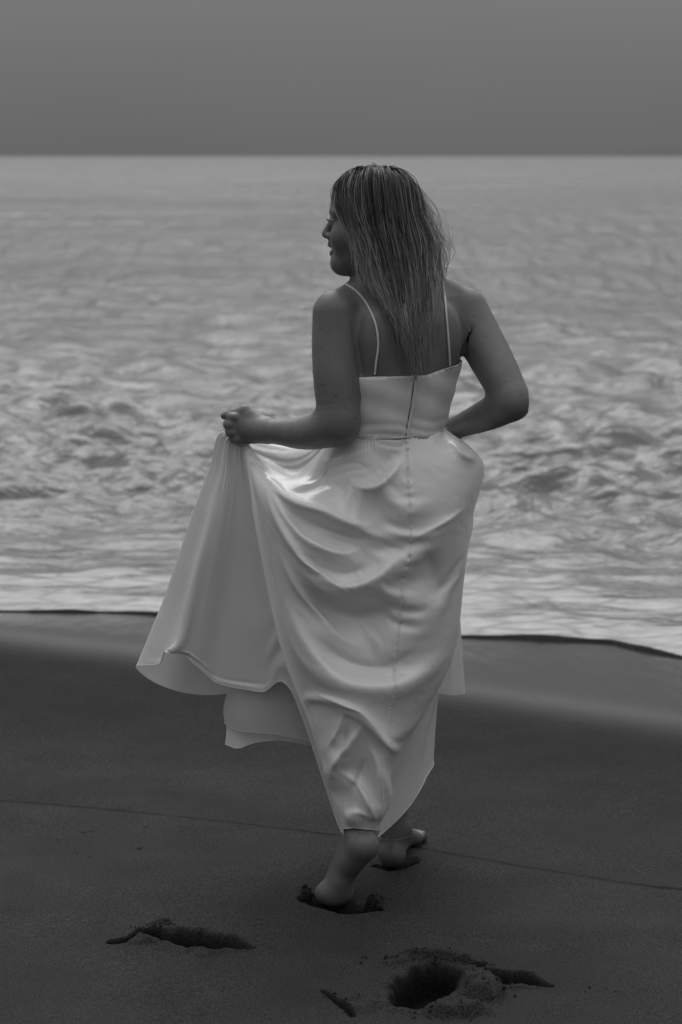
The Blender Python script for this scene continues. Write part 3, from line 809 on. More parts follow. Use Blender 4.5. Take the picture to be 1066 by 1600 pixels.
# snap the rims so that they read as cut cloth
rel = Vb - at(616, 583, CY); fr_ = rel @ fwd; ri_ = rel @ rgt
edge = np.interp(ri_, [-.16, -.09, -.02, .025, .06, .10, .15], [at(560, 590, 5.42)[2], at(567, 587, 5.4)[2], at(610, 586, 5.4)[2], at(648, 586, 5.4)[2], at(680, 580, 5.4)[2], at(700, 573, 5.42)[2], at(716, 566, 5.46)[2]]) + sstep(-.03, .10, fr_) * (.050 - 1.6 * (np.abs(ri_) - .075) ** 2 - .01)
Vb[:, 2] = np.where(np.abs(edge - Vb[:, 2]) < .0042, edge, Vb[:, 2]); Vb[:, 2] = np.where(Vb[:, 2] < zb + .002, zb - .004, Vb[:, 2])
# slight drag lines across the back
zz = (Vb[:, 2] - zb) / (zt - zb)
Vb += Nb * (.0016 * np.sin(zz * 34 + ri_ * 18 + 2 * np.sin(ri_ * 30)) * np.exp(-((zz - .12) / .16) ** 2) + .0012 * np.sin(zz * 15 + ri_ * 40))[:, None]
bodice = mesh_obj('bodice', Vb, Qb, M_CREPE, person)
sm = bodice.modifiers.new('thickness', 'SOLIDIFY'); sm.thickness = .0018; sm.offset = 1
def back_y(px, py):
    """distance of the torso's back surface behind a photo pixel"""
    ys = np.linspace(5.25, 5.65, 320); P = np.array([at(px, py, y) for y in ys])
    d = B.eval(P)
    i = np.argmax(d < 0) if (d < 0).any() else int(np.argmin(d)); return ys[i]
def on_back(pts, lift=.003):
    return np.array([at(x, y, back_y(x, y) - lift) for x, y in pts])
def smooth_path(P, n): return catmull(np.asarray(P), np.linspace(0, len(P) - 1, n))
# straps
for pts in ([(541, 444), (549, 449), (562, 460), (574, 476), (584, 497), (590, 520), (591, 543), (588, 566), (586, 585)], [(692, 436), (694, 452), (697, 485), (700, 520), (702, 548), (703, 571)]):
    P = smooth_path(on_back(pts, .0035), 60)
    o = P[0] + np.array([0, .10, -.045]); P = np.concatenate([catmull(np.array([o, o * .4 + P[0] * .6 + np.array([0, 0, .014]), P[0]]), np.linspace(0, 2, 14))[:-1], P])
    v, f = tube(P, .0026, 8); mesh_obj('strap', v, f, M_CREPE, bodice)
t = NT('zip'); M_ZIP = t.done(t.bsdf(Base_Color=.12, Roughness=.5).outputs[0])
zp = [(648, 586), (646, 605), (643, 625), (640, 645), (636, 665), (634, 683)]
def on_bodice(pts, lift):
    out = []
    for x, y in pts:
        ys = np.linspace(5.25, 5.65, 400); P = np.array([at(x, y, q) for q in ys]); d = B.eval(P, ('t',)) - .0065
        out.append(at(x, y, ys[np.argmax(d < 0)] - lift))
    return np.array(out)
P = smooth_path(on_bodice(zp, .0004), 60)
v, f = tube(P, .0013, 6); mesh_obj('zipper', v, f, M_ZIP, bodice)
for sgn in (-1, 1):
    Pw = P + np.array([sgn * .0042, .0, 0]); v, f = tube(Pw, .0030, 8); mesh_obj('zipper_placket', v, f, M_CREPE, bodice)
pz = P[0] + np.array([.002, -.003, -.002])
v, f = tube(np.array([pz, pz + [.0005, -.001, -.004], pz + [.001, -.001, -.009]]), [.0012, .0014, .0008], 6); mesh_obj('zipper_pull', v, f, M_ZIP, bodice)
# waist seam
wl_pts = [(545, 688), (562, 686), (590, 685), (620, 684), (650, 681), (675, 677), (692, 672), (699, 668)]
P = smooth_path(on_bodice(wl_pts, -.0005), 60); v, f = tube(P, .0014, 6); mesh_obj('waist_seam', v, f, M_CREPE, bodice)

SIM = dict(g=.22, bend=.06, anch=.055, seed=3.2, steps=120, swv=.15, swu=.09, tgt=3.3, cau=.06, cav=.07, fau=.10)
# ---- skirt: lofted through guide folds that run from the waist to the hem
def G(*p): return np.array([at(*q) for q in p])
NV = 12
def resample(P, n=NV):
    d = np.concatenate([[0], np.cumsum(np.linalg.norm(np.diff(P, axis=0), axis=1) + 1e-6)])
    return P if len(P) == n else np.array([catmull(P, np.interp(np.linspace(0, 1, n), d / d[-1], np.arange(len(P))))])[0]
guides = [
    # centre seam and the back panel towards the right
    G((634, 684, 5.405), (637, 735, 5.368), (640, 790, 5.345), (638, 850, 5.340), (631, 910, 5.338), (624, 970, 5.335), (617, 1030, 5.332), (612, 1080, 5.330), (609, 1120, 5.330), (604, 1165, 5.332), (588, 1230, 5.345), (575, 1293, 5.350)),
    G((672, 679, 5.425), (697, 722, 5.388), (706, 775, 5.372), (698, 840, 5.366), (689, 905, 5.366), (680, 965, 5.366), (669, 1025, 5.366), (655, 1075, 5.364), (636, 1125, 5.362), (614, 1172, 5.360), (597, 1230, 5.368), (587, 1294, 5.368)),
    G((692, 675, 5.455), (732, 706, 5.450), (752, 738, 5.455), (737, 800, 5.450), (729, 860, 5.450), (721, 920, 5.450), (714, 985, 5.450), (700, 1042, 5.446), (666, 1108, 5.436), (622, 1180, 5.416), (601, 1225, 5.402), (593, 1295, 5.398)),
    # round the right hip to the piece that trails behind the planted leg
    G((697, 673, 5.490), (736, 698, 5.515), (756, 732, 5.510), (740, 800, 5.510), (728, 862, 5.512), (720, 925, 5.515), (712, 985, 5.52), (694, 1042, 5.52), (660, 1108, 5.52), (625, 1180, 5.52), (600, 1240, 5.53), (592, 1306, 5.55)),
    G((697, 673, 5.520), (733, 700, 5.55), (748, 740, 5.555), (738, 805, 5.56), (727, 868, 5.565), (717, 930, 5.575), (706, 985, 5.585), (694, 1035, 5.59), (680, 1085, 5.60), (666, 1140, 5.60), (650, 1200, 5.60), (636, 1264, 5.60)),
    G((692, 675, 5.56), (722, 705, 5.60), (735, 745, 5.61), (732, 805, 5.62), (725, 868, 5.63), (717, 930, 5.64), (707, 985, 5.65), (697, 1035, 5.66), (684, 1080, 5.67), (672, 1120, 5.68), (667, 1165, 5.68), (665, 1216, 5.68)),
    # front, out of sight
    G((660, 678, 5.61), (690, 780, 5.72), (690, 900, 5.80), (680, 1050, 5.86), (670, 1180, 5.88)),
    G((600, 683, 5.625), (600, 780, 5.73), (590, 900, 5.82), (570, 1050, 5.88), (560, 1150, 5.90)),
    G((555, 684, 5.60), (520, 740, 5.66), (480, 820, 5.72), (460, 960, 5.76), (440, 1080, 5.78)),
    # far side of the lifted cloth, from the waist across to the hand and down
    G((540, 685, 5.575), (480, 692, 5.58), (425, 690, 5.585), (385, 700, 5.60), (370, 760, 5.63), (360, 830, 5.655), (352, 900, 5.675), (345, 950, 5.685), (338, 1000, 5.69), (333, 1040, 5.69), (328, 1065, 5.69), (322, 1085, 5.69)),
    G((536, 686, 5.56), (470, 694, 5.57), (410, 688, 5.575), (362, 690, 5.590), (345, 740, 5.61), (328, 800, 5.63), (312, 860, 5.645), (298, 920, 5.655), (285, 970, 5.66), (272, 1015, 5.66), (262, 1045, 5.66), (252, 1070, 5.66)),
    # left outline of the hanging fan
    G((534, 686, 5.55), (468, 696, 5.56), (402, 690, 5.567), (346, 678, 5.575), (330, 722, 5.585), (310, 775, 5.592), (291, 830, 5.598), (273, 885, 5.602), (256, 935, 5.605), (240, 975, 5.605), (226, 1010, 5.605), (213, 1042, 5.605)),
    G((533, 686, 5.545), (466, 700, 5.55), (402, 694, 5.558), (350, 680, 5.562), (338, 730, 5.562), (322, 785, 5.562), (307, 840, 5.562), (292, 890, 5.562), (279, 935, 5.562), (266, 975, 5.560), (254, 1008, 5.558), (243, 1036, 5.556)),
    # forward ridge of the fan
    G((532, 686, 5.54), (466, 705, 5.54), (405, 698, 5.548), (356, 684, 5.553), (345, 735, 5.545), (331, 790, 5.535), (317, 845, 5.525), (304, 895, 5.518), (294, 940, 5.512), (285, 980, 5.508), (276, 1004, 5.505), (263, 1019, 5.505)),
    G((531, 686, 5.535), (466, 712, 5.53), (407, 704, 5.54), (362, 690, 5.545), (356, 742, 5.540), (346, 800, 5.532), (335, 855, 5.525), (324, 905, 5.520), (315, 950, 5.516), (307, 985, 5.514), (300, 1010, 5.512), (294, 1028, 5.510)),
    G((531, 686, 5.53), (466, 718, 5.525), (410, 708, 5.535), (370, 694, 5.540), (368, 750, 5.545), (365, 810, 5.548), (360, 865, 5.550), (355, 915, 5.550), (350, 962, 5.550), (346, 1000, 5.55), (343, 1035, 5.55), (341, 1064, 5.55)),
    G((531, 686, 5.525), (467, 724, 5.518), (414, 712, 5.530), (378, 697, 5.540), (382, 752, 5.540), (388, 815, 5.540), (394, 872, 5.538), (398, 925, 5.535), (402, 970, 5.53), (404, 1010, 5.53), (405, 1045, 5.53), (405, 1078, 5.53)),
    G((532, 686, 5.52), (468, 732, 5.512), (418, 716, 5.520), (383, 699, 5.535), (390, 752, 5.520), (403, 815, 5.505), (415, 872, 5.492), (427, 925, 5.482), (436, 970, 5.474), (444, 1010, 5.468), (450, 1045, 5.46), (455, 1083, 5.46)),
    # the main fold falling from the hand to the lifted heel
    G((533, 686, 5.505), (470, 740, 5.49), (422, 728, 5.495), (388, 702, 5.520), (394, 762, 5.490), (408, 835, 5.462), (422, 905, 5.445), (438, 975, 5.432), (456, 1045, 5.420), (478, 1110, 5.408), (502, 1195, 5.398), (529, 1288, 5.398)),
    G((538, 686, 5.475), (482, 738, 5.45), (436, 748, 5.452), (404, 752, 5.455), (412, 806, 5.430), (424, 865, 5.414), (438, 925, 5.404), (453, 985, 5.398), (472, 1045, 5.392), (488, 1108, 5.380), (510, 1195, 5.375), (536, 1289, 5.372)),
    G((550, 685, 5.450), (512, 728, 5.41), (480, 760, 5.398), (460, 795, 5.388), (462, 845, 5.376), (470, 895, 5.368), (480, 945, 5.364), (490, 995, 5.362), (502, 1050, 5.360), (514, 1108, 5.352), (530, 1195, 5.352), (546, 1290, 5.354)),
    G((570, 684, 5.432), (556, 725, 5.394), (543, 765, 5.370), (535, 815, 5.356), (534, 865, 5.350), (536, 915, 5.346), (539, 965, 5.344), (543, 1015, 5.342), (550, 1065, 5.338), (554, 1115, 5.332), (556, 1195, 5.338), (557, 1291, 5.345)),
    G((600, 684, 5.415), (597, 728, 5.380), (593, 778, 5.355), (588, 835, 5.345), (583, 890, 5.342), (580, 945, 5.340), (579, 998, 5.338), (580, 1048, 5.335), (583, 1095, 5.332), (584, 1140, 5.332), (575, 1215, 5.340), (566, 1292, 5.346)),
]
GP = np.array([resample(g) for g in guides])                      # (ng, NV, 3)
# the waist edge sits on the torso, tucked under the bodice
W0 = GP[:, 0].copy(); W0[:, 2] = zb + .006
for it in range(6):
    g_, d_ = B.grad(W0, ('t',)); g_[:, 2] = 0; W0 -= g_ * (d_ - .0030)[:, None]
GP[:, 0] = W0
NU, NW = 130, 58
A_ = catmull(GP, np.linspace(0, len(GP), NU, endpoint=False), closed=True)      # (NU, NV, 3)
S_ = catmull(A_.transpose(1, 0, 2), np.linspace(0, NV - 1, NW))                 # (NW, NU, 3)
ug = np.linspace(0, len(GP), NU, endpoint=False)[None, :].repeat(NW, 0)
vg = np.linspace(0, 1, NW)[:, None].repeat(NU, 1)
def vnorm(S):
    du = np.roll(S, -1, 1) - np.roll(S, 1, 1); dv = np.gradient(S, axis=0)
    n = np.cross(du, dv); n /= np.maximum(np.linalg.norm(n, axis=-1, keepdims=True), 1e-9); return n
# outward normal of the back panel must face the camera side
N_ = vnorm(S_)
if N_[NW // 2, 0, 1] > 0: N_ = -N_
XZ = lambda pts, Y=5.35: np.array([at(x, y, Y)[[0, 2]] for x, y in pts])
def dense(pl, n=26): return catmull(pl, np.linspace(0, len(pl) - 1, n))
ng = len(GP)
back = ((ug > ng - 5.0) | (ug < 2.35))                              # main fold ... right silhouette
fan = (ug > ng - 11.2) & (ug < ng - 5.2)
# (polyline, height, width, mask, lower-side softness)
folds = [
    ([(399, 741), (447, 780), (504, 799), (549, 816), (590, 824)], .013, .013, 0),
    ([(418, 762), (440, 800), (470, 838), (508, 858), (540, 864), (572, 854)], .012, .012, 0),
    ([(412, 760), (433, 812), (470, 866), (512, 908), (545, 917), (585, 902), (622, 872), (645, 850)], .017, .015, 0),
    ([(430, 850), (462, 912), (498, 962), (534, 998), (570, 1012)], .012, .014, 0),
    ([(436, 905), (462, 975), (498, 1030), (540, 1062), (600, 1068), (660, 1050), (700, 1020)], .012, .024, 0),
    ([(541, 748), (560, 762), (590, 760), (616, 738), (631, 714)], .009, .012, 0),
    ([(490, 722), (520, 728), (560, 712), (600, 700)], .006, .010, 0),
    ([(640, 842), (672, 828), (706, 810), (730, 796)], .006, .008, 0),
    ([(700, 690), (722, 715), (748, 730)], .008, .010, 0),
    # round the lifted calf
    ([(486, 1084), (530, 1092), (562, 1108), (590, 1140), (612, 1168), (622, 1183)], .013, .008, 0),
    ([(570, 1122), (545, 1160), (521, 1196), (520, 1225)], .010, .011, 0),
    ([(540, 1100), (528, 1140), (508, 1175)], .007, .008, 0),
    ([(572, 1150), (590, 1190), (596, 1250), (593, 1292)], .008, .009, 0),
    ([(522, 1200), (556, 1220), (580, 1262), (590, 1290)], .008, .009, 0),
    ([(535, 1275), (560, 1266), (585, 1276)], .006, .010, 0),
]
valleys = [
    ([(470, 768), (510, 745), (548, 732), (585, 736)], .010, .015, 0),
    ([(455, 800), (500, 824), (548, 840), (580, 842)], .006, .010, 0),
    ([(455, 850), (500, 884), (540, 894), (580, 880)], .008, .012, 0),
    ([(460, 880), (490, 935), (530, 962), (590, 960), (640, 930)], .012, .026, 0),
    ([(490, 990), (540, 1030), (600, 1040), (660, 1010)], .008, .016, 0),
    ([(660, 850), (680, 900), (690, 950)], .006, .024, 0),
    ([(545, 1125), (530, 1180)], .006, .008, 0),
    ([(570, 1180), (560, 1215), (548, 1235)], .006, .010, 0),
]
def fold_field(x_, z_, bm_, ws=1.0):
  disp = np.zeros_like(x_)
  for lst, sg in ((folds, 1), (valleys, -1)):
      for pl, h_, w_, _ in lst:
          P2 = dense(XZ(pl)); w_ = w_ * ws; lo = P2.min(0) - 4 * w_; hi = P2.max(0) + 4 * w_
          m = bm_ & (x_ > lo[0]) & (x_ < hi[0]) & (z_ > lo[1]) & (z_ < hi[1])
          if not m.any(): continue
          d, tt_, sd_ = poly_dist(x_[m], z_[m], P2)
          ta = np.clip(np.minimum(tt_, 1 - tt_) / .5, 0, 1); ta = np.sin(ta * math.pi / 2) ** 1.4
          disp[m] += sg * 1.55 * h_ * ta * (np.exp(-(d / (.85 * w_)) ** 2) + .35 * np.exp(-(d / (2.1 * w_)) ** 2))
  return disp
disp = fold_field(S_[..., 0], S_[..., 2], back)
edgef = np.minimum(np.clip((vg - .02) / .06, 0, 1), 1)
disp *= edgef
# ---- let the cloth fall: stretch, shear and bending constraints under gravity, with slack where the photograph shows folds
S0 = S_.copy(); Uw = np.where(ug > 3, ug - ng, ug)                  # seam = 0, left negative, right positive
def win(a, b, soft, x): return sstep(a - soft, a + soft, x) * (1 - sstep(b - soft, b + soft, x))
backp = win(-4.2, 1.9, .35, Uw)
swag = win(-3.5, 1.9, .5, Uw) * win(.10, .62, .06, vg) * (1 - .8 * sstep(-.2, .9, Uw))
calf = win(-4.6, 1.8, .3, Uw) * win(.74, .97, .04, vg)
fanm = win(-11.5, -5.2, .3, Uw) * sstep(.30, .6, vg)
ev = 1 + SIM['swv'] * swag + SIM['cav'] * calf + .02 * backp
eu = 1 + SIM['swu'] * swag + SIM['cau'] * calf + SIM['fau'] * fanm
sr = np.random.default_rng(4)
main = np.exp(-((Uw + 4.9) / .28) ** 2) * sstep(.28, .40, vg) * (1 - sstep(.72, .90, vg))
TG = S0 + N_ * (disp * SIM['tgt'] + .010 * main)[..., None]
X = S0 + N_ * (disp * SIM['seed'] + .010 * main)[..., None] + .0008 * sr.normal(size=S0.shape)
dist_ = lambda a, b: np.linalg.norm(a - b, axis=-1)
ru = dist_(S0, np.roll(S0, -1, 1)) * .5 * (eu + np.roll(eu, -1, 1))
rv = dist_(S0[:-1], S0[1:]) * .5 * (ev[:-1] + ev[1:])
def shear_rest(k):
    d = np.roll(S0, -k, 1)[1:] - S0[:-1]; du_ = (np.roll(S0, -1, 1) - S0)[:-1]; du_ = du_ / np.maximum(np.linalg.norm(du_, axis=-1, keepdims=True), 1e-9)
    pu = (d * du_).sum(-1, keepdims=True) * du_; return np.linalg.norm(pu * eu[:-1][..., None] + (d - pu) * ev[:-1][..., None], axis=-1)
rs1, rs2 = shear_rest(1), shear_rest(-1)
pin = np.zeros((NW, NU)); pin[:1] = 1; pin[(np.abs(vg - 3 / 11) < .013) & (Uw > -13.4) & (Uw < -4.6)] = 1
Wt = (1 - pin)[..., None]
anch = SIM['anch'] * (1 + 3 * (np.exp(-((Uw - 2.6) / .8) ** 2) + np.exp(-((Uw + 12) / 1.0) ** 2) + .5 * np.exp(-((Uw + 5) / .35) ** 2))); anch[-2:] *= 10; anch[-1] = np.maximum(anch[-1], .4)
anch = np.minimum(anch, .35)
anch = np.where((Uw > 3.4) | (Uw < -13.5), .3, anch)[..., None]     # the unseen front just hangs
def proj(A, C_, r, wa, wb, k):
    d = C_ - A; l = np.linalg.norm(d, axis=-1, keepdims=True)
    c = k * (l - r[..., None]) / np.maximum(l, 1e-9) / np.maximum(wa + wb, 1e-6); return wa * c * d, wb * c * d
Vel = np.zeros_like(X); dt = 1 / 60.; grav = np.array([0, 0, -9.8 * SIM['g']]); kb = SIM['bend']
for st in range(SIM['steps']):
    P0 = X.copy(); Vel += grav * dt * Wt; X = X + Vel * dt * Wt
    for it in range(8):
        for idx in (np.arange(0, NU, 2), np.arange(1, NU, 2)):
            j = (idx + 1) % NU; a, b = proj(X[:, idx], X[:, j], ru[:, idx], Wt[:, idx], Wt[:, j], .9); X[:, idx] += a; X[:, j] -= b
        for o in (0, 1):
            i = np.arange(o, NW - 1, 2); a, b = proj(X[i], X[i + 1], rv[i], Wt[i], Wt[i + 1], .9); X[i] += a; X[i + 1] -= b
            for k_, r_ in ((1, rs1), (-1, rs2)):
                a, b = proj(X[i], np.roll(X[i + 1], -k_, 1), r_[i], Wt[i], np.roll(Wt[i + 1], -k_, 1), .45); X[i] += a; X[i + 1] -= np.roll(b, k_, 1)
        lu = .5 * (np.roll(X, 1, 1) + np.roll(X, -1, 1)) - X - (.5 * (np.roll(S0, 1, 1) + np.roll(S0, -1, 1)) - S0); X += kb * lu * Wt
        lv = .5 * (X[:-2] + X[2:]) - X[1:-1] - (.5 * (S0[:-2] + S0[2:]) - S0[1:-1]); X[1:-1] += kb * lv * Wt[1:-1]
    X += (TG - X) * anch * Wt
    if st % 20 == 19:                                              # keep the cloth off the body
        F_ = X.reshape(-1, 3); bd = B.eval(F_); m = np.nonzero((bd < .008) & (F_[:, 2] < zb - .01) & (F_[:, 2] > .42))[0]
        if len(m):
            g_, d_ = B.grad(F_[m]); ok = np.abs(d_) < .06; F_[m[ok]] += g_[ok] * (.008 - d_[ok])[:, None]; X = F_.reshape(X.shape)
    Vel = (X - P0) / dt * .93
for it in range(1):
    lp_ = .25 * (np.roll(X, 1, 1) + np.roll(X, -1, 1))[1:-1] + .25 * (X[:-2] + X[2:]) - X[1:-1]; X[1:-1] += .22 * lp_ * Wt[1:-1]
zone = (win(-4.8, -2.7, .3, Uw) * win(.34, .66, .06, vg))[1:-1][..., None]
for it in range(14):
    lp_ = .25 * (np.roll(X, 1, 1) + np.roll(X, -1, 1))[1:-1] + .25 * (X[:-2] + X[2:]) - X[1:-1]; X[1:-1] += .5 * zone * lp_
# refine
NUc, NWc = NU, NW; NU, NW = 520, 290
X = catmull(X.transpose(1, 0, 2), np.linspace(0, NUc, NU, endpoint=False), closed=True)
S2 = catmull(X.transpose(1, 0, 2), np.linspace(0, NWc - 1, NW))
ug = np.linspace(0, ng, NU, endpoint=False)[None, :].repeat(NW, 0); vg = np.linspace(0, 1, NW)[:, None].repeat(NU, 1); Uw = np.where(ug > 3, ug - ng, ug)
N_ = vnorm(S2)
if N_[NW // 2, 0, 1] > 0: N_ = -N_
gath = .0030 * np.sin(ug * 13 + 2.5 * np.sin(ug * 3.1)) * sstep(.20, .27, vg) * (1 - sstep(.27, .45, vg)) * ((Uw > -13) & (Uw < -4.4))
fine = .0011 * np.sin(ug * 41 + 5 * vg) * (1 - sstep(.0, .07, vg)) * sstep(0, .01, vg)
sharp = .55 * fold_field(S2[..., 0], S2[..., 2], (Uw > -4.6) & (Uw < 2.3), .62) * sstep(-4.5, -3.7, Uw) * sstep(.03, .08, vg)
runs = (.0075 * np.exp(-((Uw + 4.72) / .15) ** 2) * sstep(.29, .40, vg) * (1 - sstep(.70, .88, vg)) - .004 * np.exp(-((Uw + 4.2) / .22) ** 2) * sstep(.32, .45, vg) * (1 - sstep(.6, .8, vg))
        + .0075 * np.exp(-((Uw + 9.9) / .30) ** 2) * sstep(.34, .8, vg) - .006 * np.exp(-((Uw + 9.0) / .35) ** 2) * sstep(.34, .8, vg) - .005 * np.exp(-((Uw + 10.8) / .30) ** 2) * sstep(.4, .9, vg)
        + .004 * np.exp(-((Uw + 7.3) / .30) ** 2) * sstep(.3, .5, vg) * (1 - sstep(.6, .95, vg)) + .003 * np.exp(-((Uw + 8.2) / .2) ** 2) * sstep(.28, .4, vg) * (1 - sstep(.45, .8, vg)))
fine2 = .0016 * (fbm(Uw * 2.2 + vg * 9 + 40, vg * 46 - Uw * 4 + 60, 3, 61) - .45) * win(-4.4, 2.0, .3, Uw) * sstep(.03, .1, vg)
pk_ = .0012 * np.sin(vg * 190 + 3 * np.sin(vg * 41)) * np.exp(-(Uw / .10) ** 2) * (1 - sstep(.35, .6, vg)) * sstep(.02, .05, vg)
S2 = S2 + N_ * (gath + fine + pk_ + sharp + runs + fine2)[..., None]
S2 = S2.reshape(-1, 3)
for it in range(3):                                                # last check against the body
    bd = B.eval(S2); m = np.nonzero((bd < .005) & (S2[:, 2] < zb - .004) & (S2[:, 2] > .42))[0]
    if len(m):
        g_, d_ = B.grad(S2[m]); ok = np.abs(d_) < .09; S2[m[ok]] += g_[ok] * (.006 - d_[ok])[:, None]
S2 = S2.reshape(NW, NU, 3)
skirt = mesh_obj('skirt', S2.reshape(-1, 3), grid_faces(NW, NU, True), M_SKIRT, person)
attr(skirt, 'sheer', (.07 + .13 * sstep(-13.6, -12.8, Uw) * (1 - sstep(-5.6, -4.9, Uw)) * sstep(.18, .3, vg)).ravel())   # unlined where the hand lifts it
# rolled hem, in the run that shows
hemP = S2[-1]
v, f = tube(np.concatenate([hemP, hemP[:1]]), .0010, 6); mesh_obj('hem', v, f, M_SATIN, skirt)
# centre seam with its puckers
sp_ = S2[4:int(NW * .80), 0] + N_[4:int(NW * .80), 0] * .0006
q = np.linspace(0, 1, len(sp_))
nn_ = N_[4:int(NW * .80), 0]
pk = sp_ + nn_ * (.0008 * np.sin(q * 230 + 3 * np.sin(q * 31)) * (1 - q) - .0006)[:, None]
v, f = tube(pk, .0026 + .0006 * np.sin(q * 310), 8); mesh_obj('seam', v, f, M_SATIN, skirt)

# lining layers that hang lower than the satin
def sheet(guides_, mat, nu=120, nw=90, name='lining', rip=.003, rf=9, hem_r=.0010, par=None):
    g = np.array([resample(G(*q), 7) for q in guides_])
    a = catmull(g, np.linspace(0, len(g) - 1, nu)); s = catmull(a.transpose(1, 0, 2), np.linspace(0, 6, nw))
    u = np.linspace(0, 1, nu)[None, :]; v_ = np.linspace(0, 1, nw)[:, None]
    s = s + np.array([0, 1, 0]) * (rip * 2.2 * (fbm(u * rf * .8, v_ * .6 + 0 * u, 2, 33) - .4) * sstep(.1, 1, v_))[..., None]
    o = mesh_obj(name, s.reshape(-1, 3), grid_faces(nw, nu), mat, par or person)
    v, f = tube(s[-1], hem_r, 6); mesh_obj('hem', v, f, mat, par or person) if par is None else None
    if par is not None:
        v, f = tube(s[-1], hem_r, 6); h = mesh_obj('lining_hem', v, f, mat, par)
    return o
sheet([[(400, 1000, 5.60), (352, 1090, 5.60), (350, 1112, 5.60), (351, 1130, 5.60)], [(410, 1000, 5.585), (372, 1090, 5.575), (370, 1125, 5.57), (370, 1141, 5.57)], [(425, 1000, 5.58), (398, 1090, 5.56), (400, 1130, 5.555), (402, 1145, 5.555)],
       [(445, 1000, 5.57), (430, 1080, 5.55), (436, 1125, 5.545), (440, 1149, 5.545)], [(475, 1000, 5.57), (470, 1080, 5.545), (480, 1130, 5.54), (484, 1158, 5.54)], [(520, 1000, 5.57), (520, 1090, 5.55), (524, 1130, 5.55), (528, 1160, 5.55)]], M_SHEER, par=skirt)
sheet([[(400, 1030, 5.615), (356, 1100, 5.615), (354, 1140, 5.612), (352, 1163, 5.61)], [(410, 1030, 5.60), (375, 1110, 5.595), (374, 1150, 5.59), (372, 1169, 5.588)], [(425, 1030, 5.60), (402, 1110, 5.59), (400, 1145, 5.585), (400, 1160, 5.585)],
       [(450, 1030, 5.60), (440, 1110, 5.585), (440, 1140, 5.58), (440, 1157, 5.58)], [(480, 1030, 5.60), (478, 1110, 5.58), (482, 1145, 5.575), (486, 1164, 5.575)], [(520, 1030, 5.60), (520, 1100, 5.58), (524, 1145, 5.58), (528, 1166, 5.58)]], M_SATIN, par=skirt)
sheet([[(640, 880, 5.70), (650, 980, 5.70), (650, 1085, 5.70)], [(690, 880, 5.70), (690, 980, 5.70), (684, 1084, 5.70)], [(706, 880, 5.69), (712, 980, 5.69), (708, 1086, 5.685)], [(714, 880, 5.70), (720, 980, 5.705), (727, 1083, 5.71)], [(700, 880, 5.74), (705, 980, 5.75), (705, 1080, 5.76)]], M_SHEER, par=skirt, rf=3)
# fine chain round the planted ankle
an = np.linspace(0, 2 * math.pi, 40)
ac = at(617, 1306, 5.692)
rr = .034
P = ac + np.stack([rr * np.cos(an), rr * np.sin(an), .003 * np.cos(an)], -1)
for i in range(len(P)):
    g_, d_ = B.grad(P[i:i + 1]); P[i] -= g_[0] * (d_[0] - .0012)
t = NT('silver'); M_SIL = t.done(t.bsdf(Base_Color=.35, Metallic=1.0, Roughness=.45).outputs[0])
v, f = tube(P, .0006, 6); mesh_obj('anklet', v, f, M_SIL, person)
# ------------------------------------------------------------------ hair
def HG(*p): return np.array([at(*q) for q in p])
